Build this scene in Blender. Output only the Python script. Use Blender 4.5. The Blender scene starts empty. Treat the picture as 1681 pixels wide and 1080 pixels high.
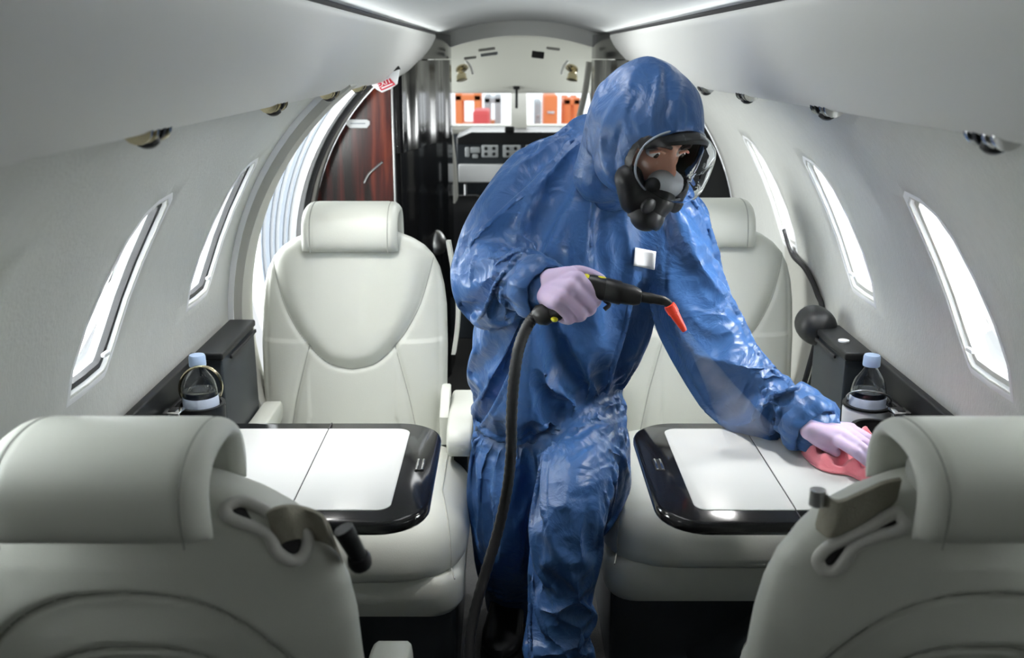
import bpy, bmesh, math, random
import numpy as np
from mathutils import Vector, Matrix, geometry
from mathutils.kdtree import KDTree
from mathutils.noise import noise as pnoise

random.seed(7)
SC = bpy.context.scene
COL = SC.collection
PI = math.pi

# ------------------------------------------------------------------ camera
CX, CY, CZ = -0.052, 0.0, 1.36
PITCH = math.atan(450 / 1600)
cam_d = bpy.data.cameras.new('camera')
cam = bpy.data.objects.new('camera', cam_d)
COL.objects.link(cam)
cam.location = (CX, CY, CZ)
cam.rotation_euler = (PI / 2 - PITCH, 0, 0)
cam_d.sensor_width = 36
cam_d.lens = 36 * 1600 / 1681
cam_d.shift_x = 4.5 / 1681
cam_d.clip_start = 0.05
cam_d.dof.use_dof = True
cam_d.dof.focus_distance = 1.9
cam_d.dof.aperture_fstop = 5.0
SC.camera = cam

# ------------------------------------------------------------------ world, lights, exposure
w = bpy.data.worlds.new('hangar_daylight')
SC.world = w
w.use_nodes = True
bg = w.node_tree.nodes['Background']
bg.inputs[0].default_value = (0.93, 0.97, 1.0, 1)
bg.inputs[1].default_value = 1.4
SC.view_settings.view_transform = 'Standard'
SC.view_settings.look = 'None'
SC.view_settings.exposure = 0.17
SC.view_settings.gamma = 1.0
SC.view_settings.use_curve_mapping = False


def area(name, loc, target, sx, sy, power, col=(1, 1, 1)):
    d = bpy.data.lights.new(name, 'AREA')
    d.shape = 'RECTANGLE'
    d.size, d.size_y = sx, sy
    d.energy = power
    d.color = col
    o = bpy.data.objects.new(name, d)
    COL.objects.link(o)
    o.location = loc
    o.rotation_euler = (Vector(target) - Vector(loc)).to_track_quat('-Z', 'Y').to_euler()
    return o


DAY = (0.97, 1.0, 0.985)
# daylight falling in through the open cabin door
area('door_daylight', (-1.5, 2.85, 1.0), (0.2, 2.6, 0.7), 0.8, 1.3, 34, DAY)
# daylight falling in through each pair of windows (two pairs stand behind the camera)
for k, yy in enumerate((0.36, 0.94, 1.52, 2.10, 2.68)):
    pw = (1.0, 4.0, 15.0, 18.0, 14.0)[k]
    for sx in (-1, 1):
        if k == 4 and sx < 0:
            continue
        area('window_daylight', (sx * 0.86, yy, 1.08), (0, yy, 1.0), 0.3, 0.3, pw, DAY)
# added fill lamps below the headliner, no fixtures there, aft and over the cabin
area('overhead_fill', (0.0, -0.35, 1.42), (0.0, 0.7, 0.4), 0.5, 0.5, 0.5, (1, 0.97, 0.86))
area('overhead_fill', (0.0, 1.75, 1.475), (0.0, 1.7, 0.0), 0.16, 0.5, 1.3, (0.97, 0.99, 1))
area('overhead_fill', (0.0, 3.1, 1.475), (0.0, 3.0, 0.0), 0.25, 0.8, 4, (0.97, 0.99, 1))
for sx in (-1, 1):                          # unseen strips added above the valances to brighten the ceiling
    area('ceiling_fill_strip', (sx * 0.325, 2.4, 1.428), (-sx * 0.05, 2.4, 1.52), 3.6, 0.02, 1.1, DAY)
for yy in (1.75, 2.12):                     # the reading lights along both valances
    for sx in (-1, 1):
        area('reading_light_beam', (sx * 0.40, yy, 1.262), (sx * 0.32, yy + 0.02, 0.6), 0.06, 0.06, 1.3, (1, 0.99, 0.96)).data.spread = math.radians(105)
area('cockpit_daylight', (0.0, 5.9, 1.5), (0, 4.6, 1.1), 1.2, 0.5, 14, DAY)
for sx in (-1, 1):
    area('cockpit_side_daylight', (sx * 0.78, 5.0, 1.0), (0, 4.7, 1.3), 0.5, 0.3, 7, DAY)


def at(px, py, Y):
    """the point at depth Y seen at a pixel of the photograph"""
    c, s = math.cos(PITCH), math.sin(PITCH)
    u = (px - 836) / 1600
    v = (py - 540) / 1600
    y = c - v * s
    z = -s - v * c
    return Vector((CX + u * Y / y, Y, CZ + z * Y / y))


# ------------------------------------------------------------------ materials
def mat(name, col, rough=0.5, metal=0.0, spec=0.5, coat=0.0, bump=0.0, bscale=200, var=0.0, vscale=8, trans=0.0, ior=1.45,
        sheen=0.0, sss=0.0, stretch=None, alpha=1.0, bdist=0.002):
    m = bpy.data.materials.new(name)
    m.use_nodes = True
    nt = m.node_tree
    b = nt.nodes['Principled BSDF']
    b.inputs['Base Color'].default_value = (*col, 1)
    b.inputs['Roughness'].default_value = rough
    b.inputs['Metallic'].default_value = metal
    b.inputs['Specular IOR Level'].default_value = spec
    b.inputs['Coat Weight'].default_value = coat
    b.inputs['Coat Roughness'].default_value = 0.04
    b.inputs['Transmission Weight'].default_value = trans
    b.inputs['IOR'].default_value = ior
    b.inputs['Sheen Weight'].default_value = sheen
    b.inputs['Alpha'].default_value = alpha
    if sss:
        b.inputs['Subsurface Weight'].default_value = sss
        b.inputs['Subsurface Radius'].default_value = (0.01, 0.005, 0.003)
    if bump or var:
        tc = nt.nodes.new('ShaderNodeTexCoord')
        mp = nt.nodes.new('ShaderNodeMapping')
        if stretch:
            mp.inputs['Scale'].default_value = stretch
        nt.links.new(tc.outputs['Object'], mp.inputs['Vector'])
        if bump:
            n = nt.nodes.new('ShaderNodeTexNoise')
            n.inputs['Scale'].default_value = bscale
            n.inputs['Detail'].default_value = 3
            nt.links.new(mp.outputs['Vector'], n.inputs['Vector'])
            bp = nt.nodes.new('ShaderNodeBump')
            bp.inputs['Strength'].default_value = bump
            bp.inputs['Distance'].default_value = bdist
            nt.links.new(n.outputs['Fac'], bp.inputs['Height'])
            nt.links.new(bp.outputs['Normal'], b.inputs['Normal'])
        if var:
            n2 = nt.nodes.new('ShaderNodeTexNoise')
            n2.inputs['Scale'].default_value = vscale
            n2.inputs['Detail'].default_value = 4
            nt.links.new(mp.outputs['Vector'], n2.inputs['Vector'])
            mx = nt.nodes.new('ShaderNodeMix')
            mx.data_type = 'RGBA'
            mx.inputs[6].default_value = (*[c * (1 - var) for c in col], 1)
            mx.inputs[7].default_value = (*[min(1, c * (1 + var)) for c in col], 1)
            nt.links.new(n2.outputs['Fac'], mx.inputs[0])
            nt.links.new(mx.outputs[2], b.inputs['Base Color'])
    return m


M = {}
M['leather'] = mat('pale_grey_leather', (0.57, 0.585, 0.535), 0.42, bump=0.25, bscale=420, var=0.04, vscale=6, bdist=0.001)
M['leather_edge'] = mat('grey_leather_seam', (0.33, 0.34, 0.31), 0.55)
M['wall'] = mat('woven_wall_fabric', (0.60, 0.61, 0.58), 0.85, bump=0.5, bscale=260, var=0.05, vscale=60, stretch=(1, 1, 0.35), bdist=0.003)
M['valance'] = mat('soft_grey_headliner', (0.74, 0.745, 0.72), 0.5, bump=0.1, bscale=300)
M['ceiling'] = mat('grey_ceiling_fabric', (0.66, 0.68, 0.68), 0.7, bump=0.2, bscale=300)
M['rib'] = mat('beige_grey_trim', (0.46, 0.46, 0.42), 0.6)
M['white'] = mat('white_plastic', (0.86, 0.88, 0.90), 0.3)
M['white_soft'] = mat('white_window_surround', (0.88, 0.89, 0.90), 0.45)
M['black'] = mat('black_gloss_lacquer', (0.008, 0.008, 0.009), 0.12, spec=0.3, coat=0.0)
M['black_soft'] = mat('black_satin_trim', (0.013, 0.014, 0.015), 0.42, spec=0.3)
M['dark_blue'] = mat('charcoal_panel', (0.026, 0.032, 0.038), 0.38, spec=0.3, var=0.3, vscale=14)
M['rubber'] = mat('black_rubber', (0.015, 0.015, 0.017), 0.55)
M['seal'] = mat('blue_grey_seal', (0.30, 0.34, 0.40), 0.4)
M['chrome'] = mat('chrome', (0.75, 0.75, 0.74), 0.15, metal=1.0)
M['brass'] = mat('pale_gold_metal', (0.75, 0.66, 0.45), 0.22, metal=1.0)
M['steel'] = mat('brushed_steel', (0.6, 0.61, 0.62), 0.3, metal=1.0)
M['carpet'] = mat('dark_carpet', (0.045, 0.045, 0.045), 0.95, bump=0.8, bscale=350, var=0.3, vscale=120)
M['pedestal'] = mat('dark_pedestal', (0.03, 0.036, 0.042), 0.3)
M['tabletop'] = mat('pale_table_leather', (0.60, 0.61, 0.605), 0.35, bump=0.08, bscale=500)
M['webbing'] = mat('olive_grey_webbing', (0.29, 0.275, 0.22), 0.8, bump=0.8, bscale=500, var=0.2, vscale=40)
M['guide'] = mat('grey_plastic_guide', (0.50, 0.50, 0.47), 0.4)
M['glass'] = mat('clear_pane', (0.95, 0.97, 0.98), 0.03, trans=1.0, ior=1.1)
M['bottle'] = mat('clear_plastic', (0.92, 0.95, 0.98), 0.04, trans=1.0, ior=1.28)
M['water'] = mat('water', (0.9, 0.95, 1.0), 0.0, trans=1.0, ior=1.33)
M['cap'] = mat('pale_blue_cap', (0.42, 0.56, 0.80), 0.4)
M['label'] = mat('white_blue_label', (0.62, 0.70, 0.85), 0.5)


def wood(name):
    m = bpy.data.materials.new(name)
    m.use_nodes = True
    nt = m.node_tree
    b = nt.nodes['Principled BSDF']
    tc = nt.nodes.new('ShaderNodeTexCoord')
    mp = nt.nodes.new('ShaderNodeMapping')
    mp.inputs['Scale'].default_value = (22, 22, 1.6)
    n = nt.nodes.new('ShaderNodeTexNoise')
    n.inputs['Scale'].default_value = 1.0
    n.inputs['Detail'].default_value = 6
    n.inputs['Distortion'].default_value = 0.6
    r = nt.nodes.new('ShaderNodeValToRGB')
    e = r.color_ramp.elements
    e[0].position, e[0].color = 0.42, (0.012, 0.004, 0.004, 1)
    e[1].position, e[1].color = 0.74, (0.30, 0.055, 0.025, 1)
    x = r.color_ramp.elements.new(0.56)
    x.color = (0.09, 0.012, 0.009, 1)
    nt.links.new(tc.outputs['Object'], mp.inputs['Vector'])
    nt.links.new(mp.outputs['Vector'], n.inputs['Vector'])
    nt.links.new(n.outputs['Fac'], r.inputs['Fac'])
    nt.links.new(r.outputs['Color'], b.inputs['Base Color'])
    b.inputs['Roughness'].default_value = 0.22
    b.inputs['Specular IOR Level'].default_value = 0.3
    b.inputs['Coat Weight'].default_value = 0.05
    return m


M['wood'] = wood('red_brown_veneer')


# ------------------------------------------------------------------ helpers
def tag(o, label=None, cat=None, group=None, kind=None):
    if label:
        o['label'] = label
    if cat:
        o['category'] = cat
    if group:
        o['group'] = group
    if kind:
        o['kind'] = kind
    return o


def empty(name, loc=(0, 0, 0), rz=0, label=None, cat=None, group=None):
    o = bpy.data.objects.new(name, None)
    COL.objects.link(o)
    o.location = loc
    o.rotation_euler = (0, 0, rz)
    return tag(o, label, cat, group)


def mesh(name, verts, faces, m=None, parent=None, smooth=True, sharp=None):
    me = bpy.data.meshes.new(name)
    me.from_pydata([tuple(map(float, v)) for v in verts], [], [tuple(map(int, f)) for f in faces])
    bm = bmesh.new()
    bm.from_mesh(me)
    bmesh.ops.recalc_face_normals(bm, faces=bm.faces[:])
    bm.to_mesh(me)
    bm.free()
    return wrap(name, me, m, parent, smooth, sharp)


def wrap(name, me, m=None, parent=None, smooth=True, sharp=None):
    me.validate()
    if smooth:
        me.shade_smooth()
        if sharp:
            me.set_sharp_from_angle(angle=math.radians(sharp))
    if m:
        me.materials.clear()
        me.materials.append(M[m] if isinstance(m, str) else m)
    o = bpy.data.objects.new(name, me)
    COL.objects.link(o)
    if parent:
        o.parent = parent
    return o


class G:
    """collects geometry for one mesh object"""
    def __init__(s):
        s.v, s.f = [], []

    def add(s, v, f):
        n = len(s.v)
        s.v += [Vector(p) for p in v]
        s.f += [tuple(i + n for i in q) for q in f]
        return s

    def box(s, c, size, bev=0.0, rot=None, seg=3):
        bm = bmesh.new()
        bmesh.ops.create_cube(bm, size=1)
        for q in bm.verts:
            q.co = Vector((q.co.x * size[0], q.co.y * size[1], q.co.z * size[2]))
        if bev:
            bmesh.ops.bevel(bm, geom=bm.edges[:], offset=bev, segments=seg, profile=0.5, affect='EDGES')
        R = rot if rot else Matrix.Identity(3)
        bm.verts.index_update()
        s.add([R @ q.co + Vector(c) for q in bm.verts], [[q.index for q in f.verts] for f in bm.faces])
        bm.free()
        return s

    def rings(s, rings, closed=True, cap0=True, cap1=True, loop=False):
        n = len(rings[0])
        v = [p for r in rings for p in r]
        f = []
        m = len(rings)
        for i in range(m if loop else m - 1):
            a, b = i * n, ((i + 1) % m) * n
            for j in range(n if closed else n - 1):
                k = (j + 1) % n
                f.append((a + j, a + k, b + k, b + j))
        if not loop and closed:
            if cap0:
                f.append(tuple(range(n - 1, -1, -1)))
            if cap1:
                f.append(tuple(range((m - 1) * n, m * n)))
        return s.add(v, f)

    def tube(s, path, r, n=12, loop=False, flat=None, cap=True):
        """r: radius or list; flat=(a,b,axis): elliptical section, a along the given axis"""
        P = [Vector(p) for p in path]
        m = len(P)
        rr = r if isinstance(r, (list, tuple)) else [r] * m
        T = []
        for i in range(m):
            if loop:
                t = P[(i + 1) % m] - P[i - 1]
            else:
                t = P[min(i + 1, m - 1)] - P[max(i - 1, 0)]
            T.append(t.normalized() if t.length > 1e-9 else Vector((0, 0, 1)))
        up = Vector((0, 0, 1)) if abs(T[0].z) < 0.9 else Vector((1, 0, 0))
        nrm = (up - T[0] * up.dot(T[0])).normalized()
        out = []
        for i in range(m):
            if flat:
                ax = Vector(flat[2])
                nrm = (ax - T[i] * ax.dot(T[i])).normalized()
            else:
                nrm = (nrm - T[i] * nrm.dot(T[i])).normalized()
            b = T[i].cross(nrm)
            ka, kb = (flat[0], flat[1]) if flat else (1, 1)
            out.append([P[i] + nrm * (math.cos(2 * PI * j / n) * rr[i] * ka) + b * (math.sin(2 * PI * j / n) * rr[i] * kb) for j in range(n)])
        return s.rings(out, True, cap, cap, loop)

    def lathe(s, prof, c=(0, 0, 0), axis=(0, 0, 1), n=24, cap=True):
        ax = Vector(axis).normalized()
        q = Vector((0, 0, 1)).rotation_difference(ax)
        R = []
        for r, z in prof:
            R.append([q @ Vector((r * math.cos(2 * PI * j / n), r * math.sin(2 * PI * j / n), z)) + Vector(c) for j in range(n)])
        return s.rings(R, True, cap, cap)

    def prism(s, poly, d, bev=0.0):
        """poly: list of 3D points in a plane, extruded by vector d"""
        d = Vector(d)
        A = [Vector(p) for p in poly]
        if bev:
            c = sum(A, Vector()) / len(A)
            k = bev / max((p - c).length for p in A)
            sh = [c + (p - c) * (1 - k) for p in A]
            e = d.normalized() * bev
            return s.rings([sh, [p + e for p in A], [p + d - e for p in A], [p + d for p in sh]])
        return s.rings([A, [p + d for p in A]])

    def build(s, name, m=None, parent=None, smooth=True, sharp=40):
        return mesh(name, s.v, s.f, m, parent, smooth, sharp)


def smooth_path(pts, n=8, loop=False):
    P = [Vector(p) for p in pts]
    out = []
    m = len(P)
    for i in range(m if loop else m - 1):
        if loop:
            a, b, c, d = P[i - 1], P[i], P[(i + 1) % m], P[(i + 2) % m]
        else:
            a, b, c, d = P[max(i - 1, 0)], P[i], P[i + 1], P[min(i + 2, m - 1)]
        for k in range(n):
            t = k / n
            out.append(0.5 * ((2 * b) + (c - a) * t + (2 * a - 5 * b + 4 * c - d) * t * t + (3 * b - a - 3 * c + d) * t ** 3))
    if not loop:
        out.append(P[-1])
    return out


def rrect(w_, h_, r, n=6):
    """rounded rectangle outline centred on the origin, counter-clockwise"""
    out = []
    for cx, cy, a0 in ((w_ / 2 - r, h_ / 2 - r, 0), (-w_ / 2 + r, h_ / 2 - r, 90), (-w_ / 2 + r, -h_ / 2 + r, 180), (w_ / 2 - r, -h_ / 2 + r, 270)):
        for k in range(n + 1):
            a = math.radians(a0 + 90 * k / n)
            out.append((cx + r * math.cos(a), cy + r * math.sin(a)))
    return out


def copy_tree(o, parent=None):
    c = o.copy()
    COL.objects.link(c)
    if parent:
        c.parent = parent
    for ch in list(o.children):
        copy_tree(ch, c)
    return c


def lerp(x, xs, ys):
    return float(np.interp(x, xs, ys))
# ------------------------------------------------------------------ the cabin shell
R0, Z0 = 0.74, 0.72


def cylp(Y, th, side, r=R0):
    """point on the round cabin wall: th in degrees above the axis, side -1 left / +1 right"""
    a = math.radians(th)
    return Vector((side * r * math.cos(a), Y, Z0 + r * math.sin(a)))


WIN = [(0.0, 10.5), (0.004, 14.5), (0.026, 19), (0.053, 24), (0.076, 29), (0.100, 32), (0.135, 33.4), (0.185, 33.8), (0.208, 32.6), (0.214, 30),
       (0.207, 24), (0.190, 19), (0.166, 14), (0.142, 11.2), (0.132, 10.6), (0.07, 10.4)]


def in_poly(x, y, poly):
    r = False
    j = len(poly) - 1
    for i in range(len(poly)):
        (xi, yi), (xj, yj) = poly[i], poly[j]
        if (yi > y) != (yj > y) and x < (xj - xi) * (y - yi) / (yj - yi) + xi:
            r = not r
        j = i
    return r


def cabin_wall(name, side, y0, y1, win_y, th0=-62, th1=53):
    K = R0 * PI / 180
    pts, edges, polys = [], [], []
    for wy in win_y:
        poly = [(wy + a, b * K) for a, b in WIN]
        polys.append(poly)
        n = len(pts)
        pts += poly
        edges += [(n + i, n + (i + 1) % len(poly)) for i in range(len(poly))]
    ny, nt = int((y1 - y0) / 0.08) + 1, 36
    for i in range(ny + 1):
        for j in range(nt + 1):
            y, t = y0 + (y1 - y0) * i / ny, (th0 + (th1 - th0) * j / nt) * K
            if any(in_poly(y, t, p) for p in polys):
                continue
            if any(math.hypot(y - a, t - b) < 0.012 for p in polys for a, b in p):
                continue
            pts.append((y, t))
    v, e, f, *_ = geometry.delaunay_2d_cdt([Vector(p) for p in pts], edges, [], 0, 1e-6)
    F = []
    for q in f:
        cx = sum(v[i][0] for i in q) / 3
        cy = sum(v[i][1] for i in q) / 3
        if any(in_poly(cx, cy, p) for p in polys):
            continue
        F.append(q)
    V = [cylp(a, b / K, side) for a, b in v]
    o = mesh(name, V, F, 'wall')
    md = o.modifiers.new('thickness', 'SOLIDIFY')
    md.thickness = 0.004
    md.offset = 0
    md.use_rim = True
    tag(o, kind='structure')
    return o


def window(n, side, wy, gasket):
    """white flared surround set in the wall, a dark gasket and the pane outside it"""
    def outline(scale, r):
        cy, ct = 0.115, 21.5
        return [cylp(wy + cy + (a - cy) * scale, ct + (b - ct) * scale, side, r) for a, b in WIN]
    g = G()
    g.rings([outline(1.10, R0 - 0.002), outline(1.045, R0 - 0.004), outline(1.0, R0), outline(0.98, R0 + 0.012), outline(0.96, R0 + 0.035), outline(1.15, R0 + 0.037)],
            True, False, False)
    fr = g.build('window_%d' % n, 'white_soft', sharp=60)
    tag(fr, kind='structure')
    g = G()
    g.rings([outline(0.985, R0 + 0.006), outline(0.93, R0 + 0.008), outline(0.92, R0 + 0.018), outline(0.97, R0 + 0.02)], True, False, False)
    g.build('gasket', gasket, fr)
    g = G()
    g.rings([outline(0.97, R0 + 0.030), outline(0.97, R0 + 0.033)], True, True, True)
    g.build('pane', 'glass', fr, smooth=False)
    g = G()                                                     # small latch at the foot of the shade
    p = cylp(wy + 0.125, 13.0, side, R0 - 0.004)
    g.box(p, (0.008, 0.022, 0.007), 0.002)
    g.build('shade_latch', 'white', fr)
    return fr


LW = [0.25, 0.83, 1.41, 1.98]
RW = [0.27, 0.85, 1.43, 2.015, 2.60]
cabin_wall('wall_left', -1, -0.9, 2.30, LW)
cabin_wall('wall_right', 1, -0.9, 3.38, RW)
n = 1
for wy in LW:
    window(n, -1, wy, 'rubber')
    n += 1
for wy in RW:
    window(n, 1, wy, 'guide')
    n += 1

# floor with the aisle carpet
g = G()
g.box((0, 2.2, -0.03), (1.3, 6.4, 0.06), 0.0)
tag(g.build('floor', 'carpet', smooth=False), kind='structure')

# ceiling between the overhead panels, a shallow vault
rings = []
for Y in np.linspace(-0.9, 4.35, 22):
    rings.append([Vector((x, Y, 1.435 + 0.065 * (1 - (x / 0.36) ** 2))) for x in np.linspace(-0.36, 0.36, 17)])
top = [[p + Vector((0, 0, 0.02)) for p in r] for r in rings]
g = G()
g.rings(rings, closed=False)
g.rings(top, closed=False)
tag(g.build('ceiling', 'ceiling'), kind='structure')


def valance(name, side):
    prof = [(0.480, 1.300), (0.474, 1.284), (0.462, 1.276), (0.445, 1.278), (0.420, 1.292), (0.395, 1.315), (0.372, 1.345), (0.352, 1.380), (0.341, 1.408), (0.336, 1.425),
            (0.338, 1.436), (0.348, 1.442)]
    pr = smooth_path([Vector((a, 0, b)) for a, b in prof], 3)
    R = []
    for Y in np.linspace(-0.9, 4.30, 40):
        # the forward end sweeps in over the curved cabinet
        f = min(1.0, max(0.0, (Y - 3.30) / 0.95))
        k = 1 - 0.25 * f * f
        R.append([Vector((side * (0.336 + (p.x - 0.336) * k), Y, 1.43 + (p.z - 1.43) * (1 - 0.35 * f * f))) for p in pr])
    g = G()
    g.rings(R, closed=False)
    # hidden upper side
    g.rings([[Vector((side * 0.348, y, 1.444)), Vector((side * 0.50, y, 1.46)), Vector((side * 0.60, y, 1.32)), Vector((side * 0.48, y, 1.300))] for y in (-0.9, 4.30)], closed=False)
    return tag(g.build(name, 'valance', sharp=60), kind='structure')


valance('trim_1', -1)
valance('trim_2', 1)
# black tube laid in as the shadow between valance and ceiling
for i, sx in enumerate((-1, 1)):
    g = G()
    g.tube([(sx * 0.342, y, 1.4385) for y in np.linspace(-0.9, 4.2, 12)], 0.007, 8)
    tag(g.build('trim_%d' % (3 + i), 'rubber'), kind='structure')

# outer skin above the valances and the aft bulkhead, so that no daylight leaks in
for i, sx in enumerate((-1, 1)):
    g = G()
    g.rings([[cylp(y, t, sx, R0 + 0.14) for t in np.linspace(36, 90, 10)] for y in (-0.95, 4.4)], closed=False)
    tag(g.build('roof_%s' % ('left', 'right')[i], 'white'), kind='structure')
g = G()
g.box((0, -0.93, 0.75), (1.7, 0.03, 1.6))
tag(g.build('wall_back', 'wall', smooth=False), kind='structure')

# the rib where the left wall stops at the door, and the door opening forward of it
def arch_band(name, m, y0, y1, ra, rb, side=-1, t0=-62, t1=54, parent=None):
    g = G()
    R = []
    for t in np.linspace(t0, t1, 40):
        R.append([cylp(y0, t, side, ra), cylp(y0, t, side, rb), cylp(y1, t, side, rb), cylp(y1, t, side, ra)])
    g.rings(R)
    return g.build(name, m, parent, sharp=50)


rib = arch_band('trim_5', 'rib', 2.30, 2.40, R0 + 0.10, 0.705)
tag(rib, kind='structure')
e = arch_band('edge_strip', 'white_soft', 2.296, 2.306, 0.745, 0.725)
e.parent = rib

door = arch_band('door_1', 'white', 3.16, 3.24, 0.92, 0.752)
tag(door, kind='structure')
for k, (r, w_) in enumerate(((0.782, 0.006), (0.802, 0.011), (0.824, 0.005), (0.845, 0.012), (0.866, 0.005))):
    s_ = arch_band('door_seal', 'seal', 3.148, 3.162, r + w_ / 2, r - w_ / 2, parent=door)
s_ = arch_band('door_lip', 'steel', 3.15, 3.165, 0.765, 0.752, parent=door)
s_ = arch_band('dark_lip', 'rubber', 3.235, 3.26, 0.80, 0.735, parent=door)
g = G()
for t in (10.5, 22):
    g.lathe([(0.006, 0), (0.006, 0.006), (0.003, 0.008)], cylp(3.158, t, -1, 0.875), (0, -1, 0), 12)
g.build('rivet', 'rubber', door)
# skin between door and the forward cabinet, and the sill step below the door
sk = arch_band('wall_front_left', 'rib', 3.24, 3.42, 0.80, 0.742)
tag(sk, kind='structure')
g = G()
g.box((-0.72, 2.8, 0.02), (0.25, 0.8, 0.12), 0.01)
tag(g.build('trim_6', 'steel'), kind='structure')
# dark kick panels along the foot of both walls
for i, (sx, y1) in enumerate(((-1, 2.29), (1, 3.36))):
    kp = arch_band('baseboard_%s' % ('left', 'right')[i], 'pedestal', -0.9, y1, R0 - 0.003, R0 - 0.012, sx, -62, -22)
    tag(kp, kind='structure')
# lower right wall: rounded beige panel behind the seat edged by a black seal
path = [cylp(2.66, 14, 1, R0 - 0.012), cylp(2.60, 9.5, 1, R0 - 0.014), cylp(2.48, 8.2, 1, R0 - 0.014), cylp(2.39, 5.0, 1, R0 - 0.014), cylp(2.35, 0, 1, R0 - 0.014), cylp(2.35, -20, 1, R0 - 0.014)]
g = G()
g.tube(smooth_path(path, 8), 0.007, 8)
tag(g.build('trim_7', 'rubber'), kind='structure')
g = G()
g.rings([[cylp(y, t, 1, R0 - 0.008) for t in np.linspace(-55, th, 10)] for y, th in ((2.36, -2), (2.385, 4.5), (2.43, 7), (2.5, 8.2), (2.6, 9.3), (2.7, 9.8))], closed=False)
tag(g.build('trim_8', 'rib'), kind='structure')

# ------------------------------------------------------------------ forward cabinets either side of the cockpit doorway
def cabinet(side, aft_mat, label):
    root = empty('galley_cabinet', (side * 0.5, 3.8, 0), label=label, cat='cabinet')
    inv = Vector((-side * 0.5, -3.8, 0))

    def plan(off):
        pts = [Vector((0.45, 3.385, 0)), Vector((0.425, 3.43, 0)), Vector((0.39, 3.6, 0)), Vector((0.345, 3.85, 0)), Vector((0.31, 4.05, 0)), Vector((0.298, 4.15, 0))]
        q = smooth_path(pts, 6)
        return [Vector((side * (p.x + off), p.y, 0)) for p in q]

    def solid(name, z0, z1, off, m, wav=0.0):
        A = plan(off)
        if wav:
            for i, p in enumerate(A):
                p.x += side * wav * math.sin(i * 0.9)
        A = A + [Vector((side * 0.30, 4.32, 0)), Vector((side * 0.50, 4.32, 0)), Vector((side * 0.50, 3.40, 0))]
        gg = G()
        gg.rings([[p + Vector((0, 0, z)) + inv for p in A] for z in (z0, z1)])
        return gg.build(name, m, root, sharp=25)
    solid('lower_cabinet', 0.0, 1.028, 0.006, 'black', 0.003)
    solid('upper_cabinet', 1.032, 1.34, -0.004, 'black', 0.006)
    solid('valance_panel', 1.344, 1.44, 0.004, 'black')
    # the aft face, cut to the round of the cabin
    yf = 3.375
    outer = [cylp(yf, t, side, 0.735) for t in np.linspace(-55, 58, 30)]
    poly = [p + inv for p in outer if abs(p.x) > 0.452] + [Vector((side * 0.452, yf, 1.30)) + inv, Vector((side * 0.452, yf, 0.12)) + inv]
    gg = G()
    gg.prism(poly, (0, 0.03, 0))
    gg.build('aft_panel', aft_mat, root, smooth=False)
    gg = G()
    gg.box(Vector((side * 0.447, yf - 0.004, 0.72)) + inv, (0.007, 0.014, 1.2), 0.002)
    gg.build('edge_strip', 'steel', root)
    return root, inv


cl, inv = cabinet(-1, 'wood', 'tall black lacquer cabinet with a red wood veneer aft panel')
g = G()                                                        # curved steel handle on the veneer
g.tube([p + inv for p in smooth_path([at(598, 300, 3.368), at(607, 284, 3.362), at(628, 266, 3.368)], 8)], 0.004, 8)
g.build('grab_handle', 'steel', cl)
cr, inv_r = cabinet(1, 'black_soft', 'tall black cabinet behind the hooded person')
g = G()
g.lathe([(0.05, 0), (0.05, 0.06), (0.03, 0.075)], Vector((-0.385, 3.9, 0.62)) + inv, (0.6, -0.5, 0.2), 20)
g.build('rotary_latch', 'steel', cl)
# silver lozenge plate on the veneer
c = at(588, 203, 3.37)
g = G()
g.prism([c + Vector((x, 0, z)) for x, z in ((-0.040, 0.008), (-0.032, 0.014), (0.032, 0.014), (0.040, 0.008), (0.040, -0.002), (0.030, -0.014), (-0.030, -0.014), (-0.040, -0.002))], (0, -0.006, 0), 0.002)
pl = g.build('notice_plate', 'white', None)
tag(pl, 'small silver lozenge shaped plate on the red veneer panel', 'sign')
g = G()
g.box(c + Vector((0, -0.0068, 0.001)), (0.05, 0.001, 0.003))
g.build('lettering_line', 'seal', pl)
# ------------------------------------------------------------------ cockpit beyond the doorway
R = []
for Y, ap, ed, hw in ((4.30, 1.47, 1.40, 0.34), (4.34, 1.452, 1.372, 0.36), (4.5, 1.45, 1.36, 0.42), (4.7, 1.43, 1.33, 0.46), (4.9, 1.36, 1.28, 0.50), (5.1, 1.25, 1.20, 0.52), (5.22, 1.185, 1.165, 0.53)):
    r = []
    for x in np.linspace(-1, 1, 21):
        r.append(Vector((x * hw, Y, ap - (ap - ed) * abs(x) ** 2.2)))
    lo = max(0.0, (Y - 4.6) / 0.62)
    R.append([Vector((-hw - 0.10, Y, ed - 0.2 + 0.15 * lo))] + r + [Vector((hw + 0.10, Y, ed - 0.2 + 0.15 * lo))])
g = G()
g.rings(R, closed=False)
M['head'] = mat('cockpit_headliner', (0.60, 0.61, 0.55), 0.7, bump=0.2, bscale=200)
ck = tag(g.build('ceiling_cockpit', 'head'), kind='structure')
g = G()                                                            # side walls of the cockpit up to its side windows
for sx in (-1, 1):
    g.rings([[Vector((sx * 0.44, y, 1.22)), Vector((sx * 0.58, y, 1.02)), Vector((sx * 0.66, y, 0.75)), Vector((sx * 0.6, y, 0.0))] for y in (4.32, 4.75)], closed=False)
    g.rings([[Vector((sx * 0.64, y, 0.93)), Vector((sx * 0.66, y, 0.75)), Vector((sx * 0.6, y, 0.0))] for y in (4.75, 5.6)], closed=False)
tag(g.build('wall_cockpit', 'rib'), kind='structure')
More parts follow.
